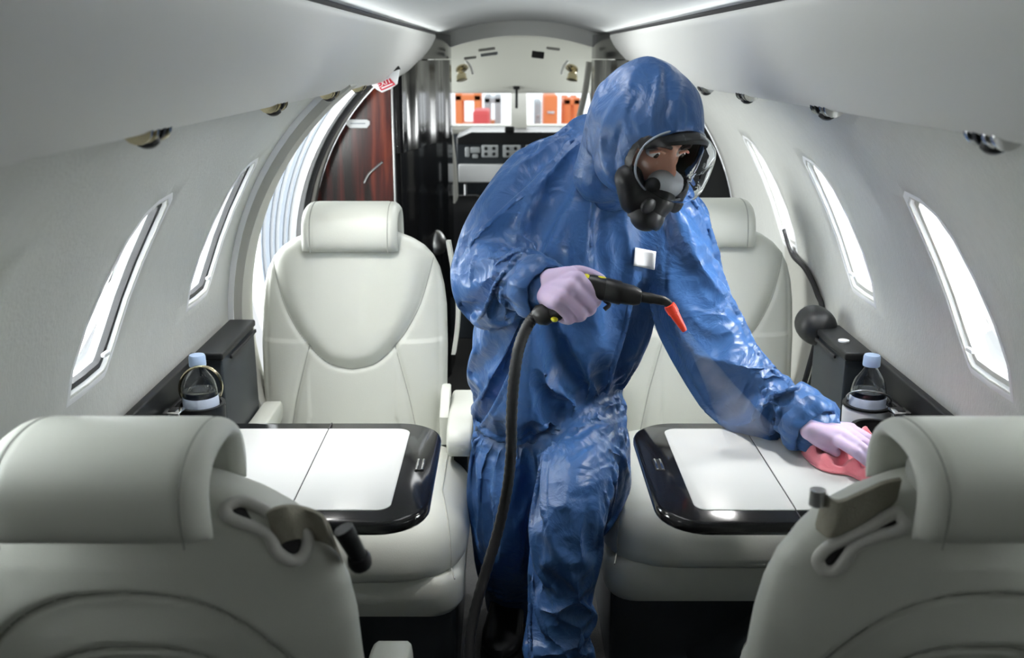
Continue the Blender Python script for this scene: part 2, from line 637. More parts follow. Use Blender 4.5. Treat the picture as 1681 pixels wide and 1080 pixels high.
# windshield: frame posts and two panes
ws = G()
ws.tube([Vector((x, 5.24, 1.185)) for x in (-0.55, 0, 0.55)], 0.018, 8)
ws.tube([Vector((x, 5.48, 0.965)) for x in (-0.62, 0, 0.62)], 0.03, 8)
for sx in (-1, 1):
    ws.tube([Vector((sx * 0.36, 5.2, 1.30)), Vector((sx * 0.40, 5.3, 1.08)), Vector((sx * 0.44, 5.45, 0.94))], 0.018, 8)
ws.box((0.0, 5.38, 1.07), (0.085, 0.02, 0.30), 0.006, Matrix.Rotation(-0.75, 3, 'X'))
win = tag(ws.build('window_10', 'rib'), kind='structure')
for sx in (-1, 1):
    g = G()
    g.prism([Vector((sx * 0.05, 5.26, 1.175)), Vector((sx * 0.36, 5.26, 1.175)), Vector((sx * 0.42, 5.46, 0.975)), Vector((sx * 0.05, 5.46, 0.975))], (0, 0.004, 0.004))
    g.build('pane', 'glass', win, smooth=False)
g = G()                                                            # black compass strap hanging on the centre post
g.box(at(848, 160, 5.2), (0.014, 0.012, 0.11), 0.004)
g.box(at(848, 144, 5.19), (0.035, 0.02, 0.02), 0.006)
tag(g.build('compass_mount', 'black_soft'), 'black strap hanging at the middle of the cockpit windshield', 'compass')

# instrument panel
root = empty('instrument_panel', (0, 5.0, 0), label='grey cockpit instrument panel with dark screens under the windshield', cat='instrument panel')
iv = Vector((0, -5.0, 0))
g = G()
g.prism([Vector((x, 5.0, z)) + iv for x, z in ((-0.32, 0.955), (-0.25, 0.985), (0.25, 0.985), (0.55, 0.955), (0.55, 0.925), (-0.32, 0.925))], (0, 0.41, 0), 0.01)
g.build('glareshield', 'black_soft', root)
g = G()
g.box(Vector((0.11, 5.06, 0.80)) + iv, (0.86, 0.10, 0.26), 0.008)
g.build('fascia', 'dark_blue', root)
g = G()
g.box(Vector((-0.16, 4.995, 0.78)) + iv, (0.30, 0.04, 0.09), 0.006)
g.build('lower_panel', 'white', root)
M['screen'] = mat('pale_instrument', (0.55, 0.58, 0.60), 0.3)
for x, z, w_, h_ in ((-0.265, 0.885, 0.022, 0.05), (-0.225, 0.895, 0.05, 0.03), (-0.15, 0.89, 0.085, 0.062), (-0.04, 0.89, 0.09, 0.062), (0.08, 0.89, 0.1, 0.062), (-0.225, 0.865, 0.03, 0.02)):
    g = G()
    g.box(Vector((x, 5.005, z)) + iv, (w_, 0.02, h_), 0.006)
    s_ = g.build('instrument', 'screen', root)
    if w_ > 0.08:
        for dx in (-1, 1):
            for dz in (-1, 1):
                g = G()
                g.lathe([(0.009, 0), (0.009, 0.004), (0.006, 0.006)], Vector((x + dx * 0.02, 4.995, z + dz * 0.014)) + iv, (0, -1, 0), 12)
                g.build('knob', 'black_soft', s_)
g = G()
g.box(Vector((-0.05, 4.99, 1.0)) + iv, (0.05, 0.04, 0.03), 0.008)
g.build('camera_pod', 'black_soft', root)
# white door post at the left edge of the cockpit opening
g = G()
g.tube(smooth_path([Vector((-0.31, 4.6, 0.4)), Vector((-0.315, 4.6, 0.8)), Vector((-0.34, 4.62, 1.05))], 6), 0.02, 10)
tag(g.build('trim_9', 'rib'), kind='structure')
g = G()
g.tube(smooth_path([Vector((0.30, 4.45, 1.33)), Vector((0.285, 4.46, 1.2)), Vector((0.25, 4.47, 1.0)), Vector((0.23, 4.47, 0.6))], 6), 0.014, 10)
tag(g.build('trim_10', 'rib'), kind='structure')

g = G()                                                            # firewall under the panel and the centre pedestal
g.box((0, 5.45, 0.45), (1.4, 0.04, 0.98))
tag(g.build('wall_firewall', 'dark_blue', smooth=False), kind='structure')
g = G()
g.box(Vector((0, 4.86, 0.36)) + iv, (0.2, 0.34, 0.72), 0.02)
g.build('centre_pedestal', 'dark_blue', root)
g = G()                                                            # arch over the doorway
g.rings([[Vector((x, y, z)) for y, z in ((4.30, 1.435 + 0.065 * (1 - (x / 0.36) ** 2)), (4.30, 1.40 + 0.07 * (1 - (x / 0.36) ** 2) - 0.03), (4.36, 1.40 + 0.07 * (1 - (x / 0.36) ** 2) - 0.03), (4.36, 1.52))] for x in np.linspace(-0.42, 0.42, 24)])
tag(g.build('trim_11', 'valance'), kind='structure')

# pilot seats, only their tops show
for sx, lab in ((-1, 'black pilot seat beside the tall black lacquer cabinet with veneer'), (1, 'black pilot seat hidden behind the hooded person')):
    root = empty('pilot_seat', (sx * 0.30, 4.62, 0), label=lab, cat='pilot seat', group='pilot seats')
    g = G()
    R = []
    for z, w_, d in ((0.35, 0.17, 0.05), (0.5, 0.19, 0.055), (0.62, 0.185, 0.05), (0.69, 0.16, 0.04), (0.72, 0.10, 0.02)):
        R.append([Vector((w_ * math.copysign(abs(math.cos(a)) ** 0.5, math.cos(a)), d * math.copysign(abs(math.sin(a)) ** 0.6, math.sin(a)) + 0.0, z)) for a in np.linspace(0, 2 * PI, 33)[:-1]])
    g.rings(R)
    g.build('backrest', 'black_soft', root)
    g = G()
    g.box((0, 0.2, 0.28), (0.38, 0.42, 0.14), 0.04)
    g.build('seat', 'black_soft', root)
    g = G()
    g.box((0, 0.2, 0.11), (0.26, 0.34, 0.22), 0.01)
    g.build('pedestal', 'pedestal', root)
    for k in (-1, 1):
        g = G()
        g.tube([Vector((k * 0.04, 0.0, 0.70)), Vector((k * 0.04, 0.0, 0.77))], 0.007, 8)
        g.build('headrest_post', 'steel', root)

# gold cockpit reading lamps and headliner vents
for sx, px, lab in ((-1, 758, 'pale gold cockpit reading lamp beside the black cabinet on the veneer side'), (1, 939, 'pale gold cockpit reading lamp above the hooded person')):
    p = at(px, 122, 4.62)
    root = empty('reading_lamp', p, label=lab, cat='lamp', group='cockpit reading lamps')
    g = G()
    g.lathe([(0.028, 0), (0.03, 0.008), (0.018, 0.016)], (0, 0.0, 0.03), (sx * -0.3, -0.5, -0.8), 18)
    g.build('base', 'brass', root)
    g = G()
    g.tube(smooth_path([(0, 0, 0.03), (sx * 0.012, -0.02, 0.012), (-sx * 0.014, -0.03, 0.0), (0, -0.03, -0.012)], 5), 0.008, 8)
    g.build('arm', 'brass', root)
    g = G()
    g.lathe([(0.012, 0.02), (0.022, 0.01), (0.026, -0.012), (0.020, -0.014)], (0, -0.03, -0.014), (sx * 0.2, 0.3, 1), 16)
    g.build('lamp_head', 'brass', root)
    g = G()
    g.tube(smooth_path([(sx * -0.05, 0, 0.0), (sx * -0.04, 0, 0.035), (sx * -0.018, 0, 0.06)], 5), 0.006, 8)
    g.build('trim_ring', 'white', root)
for px, py, w_, h_, m_, lab in ((799, 81, 0.075, 0.012, 'guide', 'upper slotted headliner vent nearest the reading lamp'), (803, 89, 0.075, 0.014, 'seal', 'lower slotted headliner vent nearest the reading lamp'),
                           (883, 90, 0.055, 0.03, 'black_soft', 'dark square headliner grille ahead of the cockpit doorway'), (908, 80, 0.06, 0.012, 'guide', 'slim pale headliner vent next to the dark square grille'),
                           (772, 95, 0.055, 0.012, 'guide', 'slim pale headliner vent over the gold reading lamp')):
    p = at(px, py, 4.45)
    root = empty('headliner_vent', p, label=lab, cat='vent')
    rot = Matrix.Rotation(0.22 * (1 if px < 850 else -1), 3, 'Y') @ Matrix.Rotation(0.5, 3, 'X')
    rot = Matrix.Rotation(-0.12 * (1 if px < 850 else -1), 3, 'Y')
    g = G()
    g.box((0, 0, 0), (w_, 0.012, h_), 0.003, rot)
    g.build('bezel', m_, root)
    for k in (-1, 0, 1):
        g = G()
        g.box(rot @ Vector((0, -0.008, k * h_ * 0.28)), (w_ * 0.8, 0.004, h_ * 0.12), 0, rot)
        g.build('slat', 'rubber' if m_ == 'black_soft' else 'guide', root)

# ------------------------------------------------------------------ the hangar seen through the windshield
M['orange'] = mat('orange_paint', (0.75, 0.22, 0.07), 0.5)
M['redp'] = mat('red_paint', (0.62, 0.08, 0.08), 0.5)
M['hgrey'] = mat('grey_paint', (0.42, 0.46, 0.48), 0.5)
M['conc'] = mat('pale_concrete', (0.55, 0.56, 0.56), 0.5, var=0.1, vscale=2)
g = G()
g.box((0, 14, -1.3), (16, 18, 0.1))
tag(g.build('floor_hangar', 'conc', smooth=False), kind='structure')


def crate_stack(px0, px1, py0, Y, m, lab, name, shelves):
    a, b = at(px0, py0, Y), at(px1, py0, Y)
    w_, top = b.x - a.x, a.z
    root = empty(name, ((a.x + b.x) / 2, Y, -1.25), label=lab, cat='rack' if shelves else 'cabinet')
    H = top + 1.25
    if shelves:
        for sx in (-1, 1):
            for dy in (0, 0.5):
                gg = G()
                gg.box((sx * (w_ / 2 - 0.03), dy, H / 2), (0.06, 0.06, H), 0.005)
                gg.build('post', m, root)
        for k in range(4):
            gg = G()
            gg.box((0, 0.25, 0.3 + k * (H - 0.34) / 3), (w_, 0.56, 0.05), 0.005)
            gg.build('shelf', m, root)
        for k in range(3):
            gg = G()
            gg.box((0, 0.27, 0.33 + k * (H - 0.34) / 3 + 0.2), (w_ * 0.8, 0.4, 0.36), 0.02)
            gg.build('bin', ('orange', 'redp', 'hgrey')[(k + 1) % 3], root)
    else:
        gg = G()
        gg.box((0, 0.25, H / 2 + 0.05), (w_, 0.5, H - 0.1), 0.02)
        gg.build('body', m, root)
        for k in range(5):
            gg = G()
            gg.box((0, -0.01, 0.3 + k * (H - 0.5) / 4), (w_ * 0.9, 0.03, (H - 0.5) / 4 - 0.05), 0.01)
            dr = gg.build('drawer', m, root)
            gg = G()
            gg.box((0, -0.035, 0.3 + k * (H - 0.5) / 4 + 0.05), (w_ * 0.5, 0.02, 0.02), 0.004)
            gg.build('handle', 'steel', dr)
        for sx in (-1, 1):
            for dy in (0.08, 0.42):
                gg = G()
                gg.lathe([(0.05, -0.02), (0.06, 0), (0.05, 0.02)], (sx * w_ * 0.4, dy, 0.06), (1, 0, 0), 12)
                gg.build('wheel', 'rubber', root)
    return root


crate_stack(747, 789, 153, 9.0, 'orange', 'orange shelf rack with bins in the hangar beyond the windshield', 'storage_rack', True)
crate_stack(776, 803, 182, 8.0, 'redp', 'low red tool cabinet in front of the orange shelf rack', 'tool_cabinet', False)
crate_stack(893, 916, 156, 9.0, 'orange', 'tall orange tool cabinet beside a grey one beyond the windshield', 'tool_cabinet', False)
crate_stack(878, 889, 165, 10.4, 'hgrey', 'narrow grey cabinet beside the tall orange cabinet', 'tool_cabinet', False)
crate_stack(926, 952, 160, 9.4, 'orange', 'orange shelf rack furthest from the veneer cabinet beyond the windshield', 'storage_rack', True)
crate_stack(795, 822, 158, 10.0, 'hgrey', 'grey shelf rack behind the red tool cabinet', 'storage_rack', True)
# ------------------------------------------------------------------ club seats
def plseg(x, z, pl):
    """distance of grid points to a polyline in the x-z plane"""
    d = np.full(x.shape, 9.0)
    for (ax, az), (bx, bz) in zip(pl[:-1], pl[1:]):
        vx, vz = bx - ax, bz - az
        t = np.clip(((x - ax) * vx + (z - az) * vz) / (vx * vx + vz * vz), 0, 1)
        d = np.minimum(d, np.hypot(x - ax - t * vx, z - az - t * vz))
    return d


SLOPE = 0.20


def back_front(z):
    return SLOPE * (z - 0.45) - 0.012 * np.sin((z - 0.40) * 6)


def backrest_mesh():
    zs = np.concatenate([np.linspace(0.37, 0.85, 96), np.linspace(0.855, 0.945, 26)])
    N = 120
    ws = np.interp(zs, [0.37, 0.45, 0.55, 0.65, 0.75, 0.80, 0.84, 0.87, 0.895, 0.915, 0.93, 0.94, 0.945],
                   [0.215, 0.228, 0.234, 0.236, 0.234, 0.228, 0.218, 0.203, 0.180, 0.150, 0.115, 0.075, 0.03])
    ds = np.interp(zs, [0.37, 0.45, 0.60, 0.75, 0.85, 0.90, 0.93, 0.945], [0.03, 0.055, 0.062, 0.060, 0.052, 0.044, 0.030, 0.008])
    V, F = [], []
    u = np.linspace(-1, 1, N)
    xs = 0.55 * u + 0.45 * np.sin(u * PI / 2)
    xs[0], xs[-1] = -1, 1
    shield = [(0, 0.603), (0.05, 0.613), (0.08, 0.632), (0.107, 0.66), (0.138, 0.70), (0.17, 0.76), (0.192, 0.83), (0.205, 0.88)]
    sz = np.array([p[1] for p in shield])
    sx = np.array([p[0] for p in shield])
    low = [(0.107, 0.66), (0.128, 0.58), (0.143, 0.52), (0.158, 0.44), (0.165, 0.37)]
    side = [(0.205, 0.88), (0.214, 0.8), (0.217, 0.7), (0.216, 0.5), (0.20, 0.37)]
    arc1 = [(0, 0.815), (0.06, 0.808), (0.115, 0.778), (0.16, 0.722), (0.186, 0.65), (0.195, 0.5), (0.195, 0.37)]
    arc2 = [(0, 0.735), (0.05, 0.729), (0.095, 0.705), (0.13, 0.655), (0.145, 0.58), (0.147, 0.37)]
    shield_d, low_d, arc1_d, arc2_d = [[(p.x, p.z) for p in smooth_path([Vector((a, 0, b)) for a, b in q], 4)] for q in (shield, low, arc1, arc2)]
    for z, w_, d in zip(zs, ws, ds):
        yc = back_front(z) + d
        xf = xs * w_
        prof = (1 - np.abs(xs) ** 3.4).clip(0) ** (1 / 2.6)
        ax = np.abs(xf)
        zz = np.full(ax.shape, z)
        # front: raised shield, seams
        dsh = plseg(ax, zz, shield_d)
        inside = (z > 0.603) & (ax < np.interp(z, sz, sx))
        fr = np.where(inside, 0.016 * (1 - np.exp(-(dsh / 0.022) ** 2)), 0.0)
        fr = fr - 0.0055 * np.exp(-(dsh / 0.0055) ** 2)
        if z < 0.67:
            dl = plseg(ax, zz, low_d)
            fr = fr - 0.006 * np.exp(-(dl / 0.006) ** 2) + 0.006 * (ax > 0.11) * (1 - np.exp(-(dl / 0.03) ** 2))
        fr = fr - 0.004 * np.exp(-(plseg(ax, zz, side) / 0.005) ** 2)
        yf = yc - d * prof - fr * prof
        # rear: two stitched arcs
        d1, d2 = plseg(ax, zz, arc1_d), plseg(ax, zz, arc2_d)
        in1 = ax < np.interp(z, [p[1] for p in arc1_d][::-1], [p[0] for p in arc1_d][::-1]) if z < 0.815 else np.zeros(ax.shape, bool)
        in2 = ax < np.interp(z, [p[1] for p in arc2_d][::-1], [p[0] for p in arc2_d][::-1]) if z < 0.735 else np.zeros(ax.shape, bool)
        re = -0.009 * np.exp(-(d1 / 0.004) ** 2) - 0.009 * np.exp(-(d2 / 0.004) ** 2)
        re = re + np.where(in1, -0.003 * (1 - np.exp(-(d1 / 0.01) ** 2)), 0.004 * np.exp(-(d1 / 0.05) ** 2) * (d1 > 0)) + np.where(in2, -0.006 * (1 - np.exp(-(d2 / 0.012) ** 2)), 0)
        yr = yc + d * prof + re * prof
        V += [(a, b, z) for a, b in zip(xf, yf)]
        V += [(a, b, z) for a, b in zip(xf[::-1][1:-1], yr[::-1][1:-1])]
    n = 2 * N - 2
    for i in range(len(zs) - 1):
        for j in range(n):
            k = (j + 1) % n
            F.append((i * n + j, i * n + k, (i + 1) * n + k, (i + 1) * n + j))
    F.append(tuple(range(n - 1, -1, -1)))
    F.append(tuple(range((len(zs) - 1) * n, len(zs) * n)))
    return V, F


def headrest_parts():
    """padded flap folded over the top of the back like an arch"""
    cl = smooth_path([Vector((0, y, z)) for y, z in ((0.214, 0.868), (0.219, 0.92), (0.212, 0.965), (0.185, 0.994), (0.145, 1.003), (0.105, 0.996), (0.076, 0.972), (0.064, 0.93), (0.064, 0.88))], 4)
    T = [(cl[min(i + 1, len(cl) - 1)] - cl[max(i - 1, 0)]).normalized() for i in range(len(cl))]
    Nn = [Vector((0, t.z, -t.y)) for t in T]                            # outward
    m = len(cl)

    def ring(x, h, sh):
        out, inn = [], []
        for i in range(m):
            e = min(1.0, math.sqrt(max(0.0, 1 - (1 - min(i, m - 1 - i) / 3.0) ** 2))) if min(i, m - 1 - i) < 3 else 1.0
            hh = h * max(0.25, e)
            p = cl[i] - Nn[i] * sh
            out.append(Vector((x, 0, 0)) + p + Nn[i] * hh)
            inn.append(Vector((x, 0, 0)) + p - Nn[i] * hh)
        return out + inn[::-1]
    R = []
    for u in np.linspace(-1, 1, 37):
        x = 0.118 * (0.6 * u + 0.4 * math.sin(u * PI / 2))
        q = max(0, abs(x) - 0.092) / 0.026
        h = 0.017 * math.sqrt(max(0.06, 1 - q ** 2.2)) - 0.0022 * math.exp(-((abs(x) - 0.095) / 0.003) ** 2)
        R.append(ring(x, h, 0.006 * q * q))
    g1 = G()
    g1.rings(R)
    g2 = G()                                                             # the bun inside the arch
    g2.box((0, 0.14, 0.928), (0.19, 0.085, 0.075), 0.028)
    seams = []
    for sx in (-1, 1):
        seams.append(G().tube([p + n_ * 0.0152 + Vector((sx * 0.095, 0, 0)) for p, n_ in zip(cl, Nn)], 0.0014, 6))
    return g1, g2, seams


SE = {}


def cushion_parts(a, b, zb, c, p, q):
    R = []
    n = 96
    for s_ in list(np.linspace(0.03, 0.8, 14)) + list(1 - 0.2 * (1 - np.linspace(0, 1, 18)[1:]) ** 1.8):
        r = []
        for k in range(n):
            t = 2 * PI * k / n
            cx, sy = math.cos(t), math.sin(t)
            rr = (abs(cx) ** p + abs(sy) ** p) ** (-1 / p)
            r.append(Vector((a * s_ * rr * cx, b * s_ * rr * sy, zb + c * max(0.0, 1 - s_ ** p) ** (1 / q))))
        R.append(r)
    R.append([Vector((v.x * 0.97, v.y * 0.97, zb - 0.012)) for v in R[-1]])
    g = G()
    g.rings(R[::-1])

    def top(x, y):
        return zb + c * max(0.0, 1 - abs(x / a) ** p - abs(y / b) ** p) ** (1 / q)
    return g, top


from mathutils.bvhtree import BVHTree
SHIELD = [(0, 0.603), (0.05, 0.613), (0.08, 0.632), (0.107, 0.66), (0.138, 0.70), (0.17, 0.76), (0.192, 0.83), (0.205, 0.88)]
LOW = [(0.107, 0.66), (0.128, 0.58), (0.143, 0.52), (0.158, 0.44), (0.165, 0.40)]
ARC1 = [(0, 0.815), (0.06, 0.808), (0.115, 0.778), (0.16, 0.722), (0.186, 0.65), (0.195, 0.5), (0.195, 0.40)]
ARC2 = [(0, 0.735), (0.05, 0.729), (0.095, 0.705), (0.13, 0.655), (0.145, 0.58), (0.147, 0.42)]


def make_seat(inb, label, group, near=False, arm_z=-0.05):
    """a seat that faces -Y; inb: +1 when its aisle side is +X"""
    root = empty('club_seat', label=label, cat='seat', group=group)
    if 'back' not in SE:
        V, F = backrest_mesh()
        o = mesh('backrest', V, F, 'leather', root)
        SE['back'] = o.data
        SE['backo'] = o
        a_, b_, c_ = headrest_parts()
        SE['head'] = a_.build('headrest', 'leather', None, sharp=70)
        SE['bun'] = b_.build('headrest_core', 'leather_edge')
        SE['head'].parent = root
        bb = BVHTree.FromPolygons([v.co for v in SE['back'].vertices], [p.vertices[:] for p in SE['back'].polygons])
        for nm, pl, dy in (('shield_seam', SHIELD, 1), ('lower_seam', LOW, 1), ('lower_seam', [(-a, b) for a, b in LOW], 1), ('rear_seam', ARC1, -1), ('rear_seam', ARC2, -1)):
            if nm in ('shield_seam', 'rear_seam'):
                pl = [(-a, b) for a, b in pl[::-1]] + pl[1:]
            pts = []
            for p in smooth_path([Vector((a, 0, b)) for a, b in pl], 6):
                h = bb.ray_cast(Vector((p.x, -0.6 * dy, p.z)), Vector((0, dy, 0)))
                if h[0]:
                    pts.append(h[0] + Vector((0, 0.0002 * dy, 0)))
            G().tube(pts, 0.0013 if dy > 0 else 0.0016, 6).build(nm, 'leather_edge', o)  # darker tubes on the seams; the shield's also draws its shadow line
        SE['bun'].parent = SE['head']
        for q_ in c_:
            q_.build('headrest_seam', 'leather_edge', SE['head'])
    else:
        o = copy_tree(SE['backo'], root)
        copy_tree(SE['head'], root)
    for ch in root.children:
        if ch.name.startswith('headrest'):
            ch.scale.z = 0.66 if near else 0.80
            ch.location.z = 0.300 if near else 0.189
    if near:
        for ch in root.children:
            if ch.name.startswith('backrest'):
                ch.scale = (1.06, 1.0, 0.966)
    cx = 0.0 if near else inb * 0.042
    cw = 0.165 if near else 0.262
    cu, top = cushion_parts(cw, 0.275 if not near else 0.20, 0.335, 0.135, 4.2, 2.3)
    off = Vector((cx, -0.26 if not near else -0.16, 0))
    cu.v = [p + off for p in cu.v]
    c_o = cu.build('cushion', 'leather', root, sharp=80)
    for sx in (-1, 1):
        g = G()
        path = []
        for t in np.linspace(0, 1, 40):
            y = 0.18 - t * (0.452 if not near else 0.338)
            x = sx * (cw - 0.057 + 0.035 * max(0, t - 0.6) / 0.4)
            path.append(Vector((x, y, top(x, y) + 0.0005)) + off)
        g.tube(path, 0.0018, 6)
        g.build('piping', 'leather_edge', c_o)
    # lower apron, then the dark pedestal
    g = G()
    ap = [Vector((x, y, 0)) + off for x, y in rrect(cw * 2 - 0.016, 0.525 if not near else 0.385, 0.06)]
    ap2 = [Vector((off.x + (p.x - off.x) * 0.96, off.y + (p.y - off.y) * 0.97, 0)) for p in ap]
    g.rings([[p + Vector((0, 0, z)) for p in r] for r, z in ((ap2, 0.238), (ap, 0.256), (ap, 0.312), (ap2, 0.328))])
    g.build('apron', 'leather', root, sharp=60)
    g = G()
    g.box((cx, -0.24 if not near else -0.15, 0.119), (cw * 2 - 0.05, 0.44 if not near else 0.3, 0.238), 0.012)
    g.build('pedestal', 'pedestal', root)

    def arm(x, m_w, nm, dy=0.0):
        prof = smooth_path([Vector((0, y, z)) for y, z in ((-0.205, 0.515), (-0.222, 0.545), (-0.220, 0.585), (-0.195, 0.612), (-0.14, 0.622), (-0.04, 0.620), (0.06, 0.618), (0.085, 0.60), (0.085, 0.56), (0.06, 0.545), (-0.06, 0.535), (-0.15, 0.512))], 4, True)
        R = []
        for u, k in ((-1, 0.90), (-0.93, 0.96), (-0.75, 1.0), (0.75, 1.0), (0.93, 0.96), (1, 0.90)):
            prof_z = 0.66 if not near else 1.0
            c = Vector((0, -0.07, 0.568))
            R.append([c + (p - c) * k + Vector((x + u * m_w / 2, dy, arm_z + (p.z - 0.512) * (prof_z - 1))) for p in prof])
        gg = G()
        gg.rings(R)
        a_o = gg.build(nm, 'leather', root, sharp=50)
        gg = G()
        gg.prism([Vector((x - 0.016, y + dy, z + arm_z)) for y, z in ((-0.18, 0.522), (-0.05, 0.530), (0.05, 0.535), (0.05, 0.40), (-0.12, 0.40))], (0.032, 0, 0), 0.004)
        gg.build('arm_bracket', 'black_soft', a_o)
    arm(inb * (0.247 if near else 0.278), 0.060, 'armrest')
    arm(-inb * (0.235 if near else 0.195), 0.045, 'armrest', 0.0 if near else -0.085)
    if near:
        return root
    g = G()                                                             # pale belt anchor between the back and the aisle arm
    g.prism([Vector((inb * 0.225, y, z)) for y, z in ((-0.10, 0.45), (-0.10, 0.52), (-0.03, 0.565), (0.02, 0.565), (0.03, 0.43))], (inb * 0.022, 0, 0), 0.004)
    g.build('belt_anchor', 'leather', root)
    return root


fl = make_seat(1, 'pale grey leather club seat facing aft under the red wood veneer panel', 'club seats facing aft')
fl.location = (-0.445, 2.30, 0)
fr_ = make_seat(-1, 'pale grey leather club seat facing aft, partly behind the outstretched blue sleeve', 'club seats facing aft')
fr_.location = (0.450, 2.36, 0)
nl = make_seat(-1, 'grey leather seat seen from behind, its back toward the camera, on the veneer cabinet side', 'club seats seen from behind', True, -0.128)
nl.location = (-0.480, 1.13, 0)
nl.rotation_euler.z = PI
nr = make_seat(1, 'grey leather seat seen from behind, in front of the hand with the pink cloth', 'club seats seen from behind', True, -0.32)
nr.location = (0.487, 1.13, 0)
nr.rotation_euler.z = PI


def loc(seat, p):
    q = Vector(p) - seat.location
    return Matrix.Rotation(-seat.rotation_euler.z, 3, 'Z') @ q


def rear_y(z):
    """world depth of the rear face of a near seat back at height z"""
    d = np.interp(z, [0.37, 0.45, 0.60, 0.75, 0.85, 0.90, 0.93, 0.945], [0.03, 0.055, 0.062, 0.060, 0.052, 0.044, 0.030, 0.008])
    return 1.13 - (back_front(z) + 2 * d)


from mathutils.bvhtree import BVHTree
_V = [v.co.copy() for v in SE['back'].vertices]
BACKS = {}
for s_ in (nl, nr):
    R_ = Matrix.Rotation(s_.rotation_euler.z, 3, 'Z')
    BACKS[s_.name] = BVHTree.FromPolygons([s_.location + R_ @ Vector((v.x * 1.06, v.y, v.z * 0.966)) for v in _V], [p.vertices[:] for p in SE['back'].polygons])


def on_back(px, py, lift=0.0):
    o_ = Vector((CX, CY, CZ))
    d_ = (at(px, py, 1.0) - o_).normalized()
    for b_ in BACKS.values():
        h = b_.ray_cast(o_, d_)
        if h[0]:
            return h[0] - d_ * lift
    p = at(px, py, 0.99)
    return p - d_ * lift


# pale shoulder strap hanging beside the aisle edge of the seat under the veneer
W = smooth_path([loc(fl, at(a, b, y)) for a, b, y in ((736, 395, 2.44), (744, 440, 2.43), (752, 490, 2.42), (751, 535, 2.41), (745, 580, 2.40))], 5)
g = G()
g.rings([[p + Vector((-0.006, -0.012, 0)), p + Vector((0.004, -0.013, 0)), p + Vector((0.006, 0.012, 0)), p + Vector((-0.004, 0.013, 0))] for p in W])
g.build('shoulder_strap', 'leather', fl)

# shoulder belt guides and webbing on the two near seats
for seat, ringpts, web, tongue in (
    (nl, [(372, 832), (395, 822), (425, 832), (455, 850), (490, 868), (505, 885), (498, 912), (478, 920), (455, 905), (443, 880), (425, 868), (395, 858), (375, 848)],
     [(448, 868, -.006), (462, 860, 0.006), (485, 856, 0.010), (512, 860, 0.010), (532, 868, 0.008), (545, 880, 0.008), (554, 900, 0.006)], (588, 920)),
    (nr, [(1484, 858), (1472, 842), (1455, 848), (1420, 868), (1385, 885), (1357, 900), (1343, 918), (1352, 936), (1372, 936), (1390, 915), (1405, 896), (1440, 880), (1472, 872)],
     [(1470, 815, -0.01), (1440, 822, 0.012), (1405, 838, 0.014), (1368, 852, 0.014), (1346, 838, 0.016)], (1338, 800))):
    g = G()
    P = [loc(seat, on_back(a, b, 0.004)) for a, b in ringpts]
    g.tube(smooth_path(P, 5, True), 0.0072, 10, loop=True)
    gd = g.build('belt_guide', 'guide', seat)
    g = G()
    g.prism([loc(seat, on_back(a, b, 0.001)) for a, b in ringpts], Vector((0, 0.002, 0)))
    g.build('slot', 'rubber', gd)
    W = smooth_path([loc(seat, on_back(a, b, 0.008 + c)) for a, b, c in web], 5)
    up = Vector((0.25 if seat is nl else -0.1, 0.12, 1)).normalized()
    hw = 0.021 if seat is nl else 0.023
    g = G()
    R = []
    for i, p in enumerate(W):
        wv = hw * (1 if i > 3 else 1)
        rip = 0.0015 * math.sin(i * 0.9)
        a_, b_ = p + up * wv, p - up * wv
        n_ = Vector((0, 0.0035, 0))
        R.append([a_ + n_, (a_ + b_) / 2 + n_ + Vector((0, rip + .002, 0)), b_ + n_, b_ - n_, (a_ + b_) / 2 - n_, a_ - n_])
    g.rings(R)
    wb = g.build('shoulder_strap', 'webbing', seat, sharp=60)
    p = loc(seat, on_back(*tongue, 0.0))
    g = G()
    if seat is nl:
        a_, b_ = loc(seat, on_back(563, 868, 0.02)), loc(seat, on_back(590, 915, 0.016))
        g.tube([a_, b_], [0.012, 0.010], 10)
        g.lathe([(0.012, -0.008), (0.014, 0), (0.012, 0.008)], b_ + Vector((0, 0, -0.004)), (0.2, 0.3, 1), 12)
    else:
        a_ = loc(seat, on_back(1342, 812, 0.02))
        g.tube([a_ + Vector((0, 0, 0.006)), a_ - Vector((0, 0, 0.012))], 0.009, 10)
    g.build('strap_end', 'black_soft' if seat is nl else 'steel', wb)

# ------------------------------------------------------------------ tables
ZT = 0.68


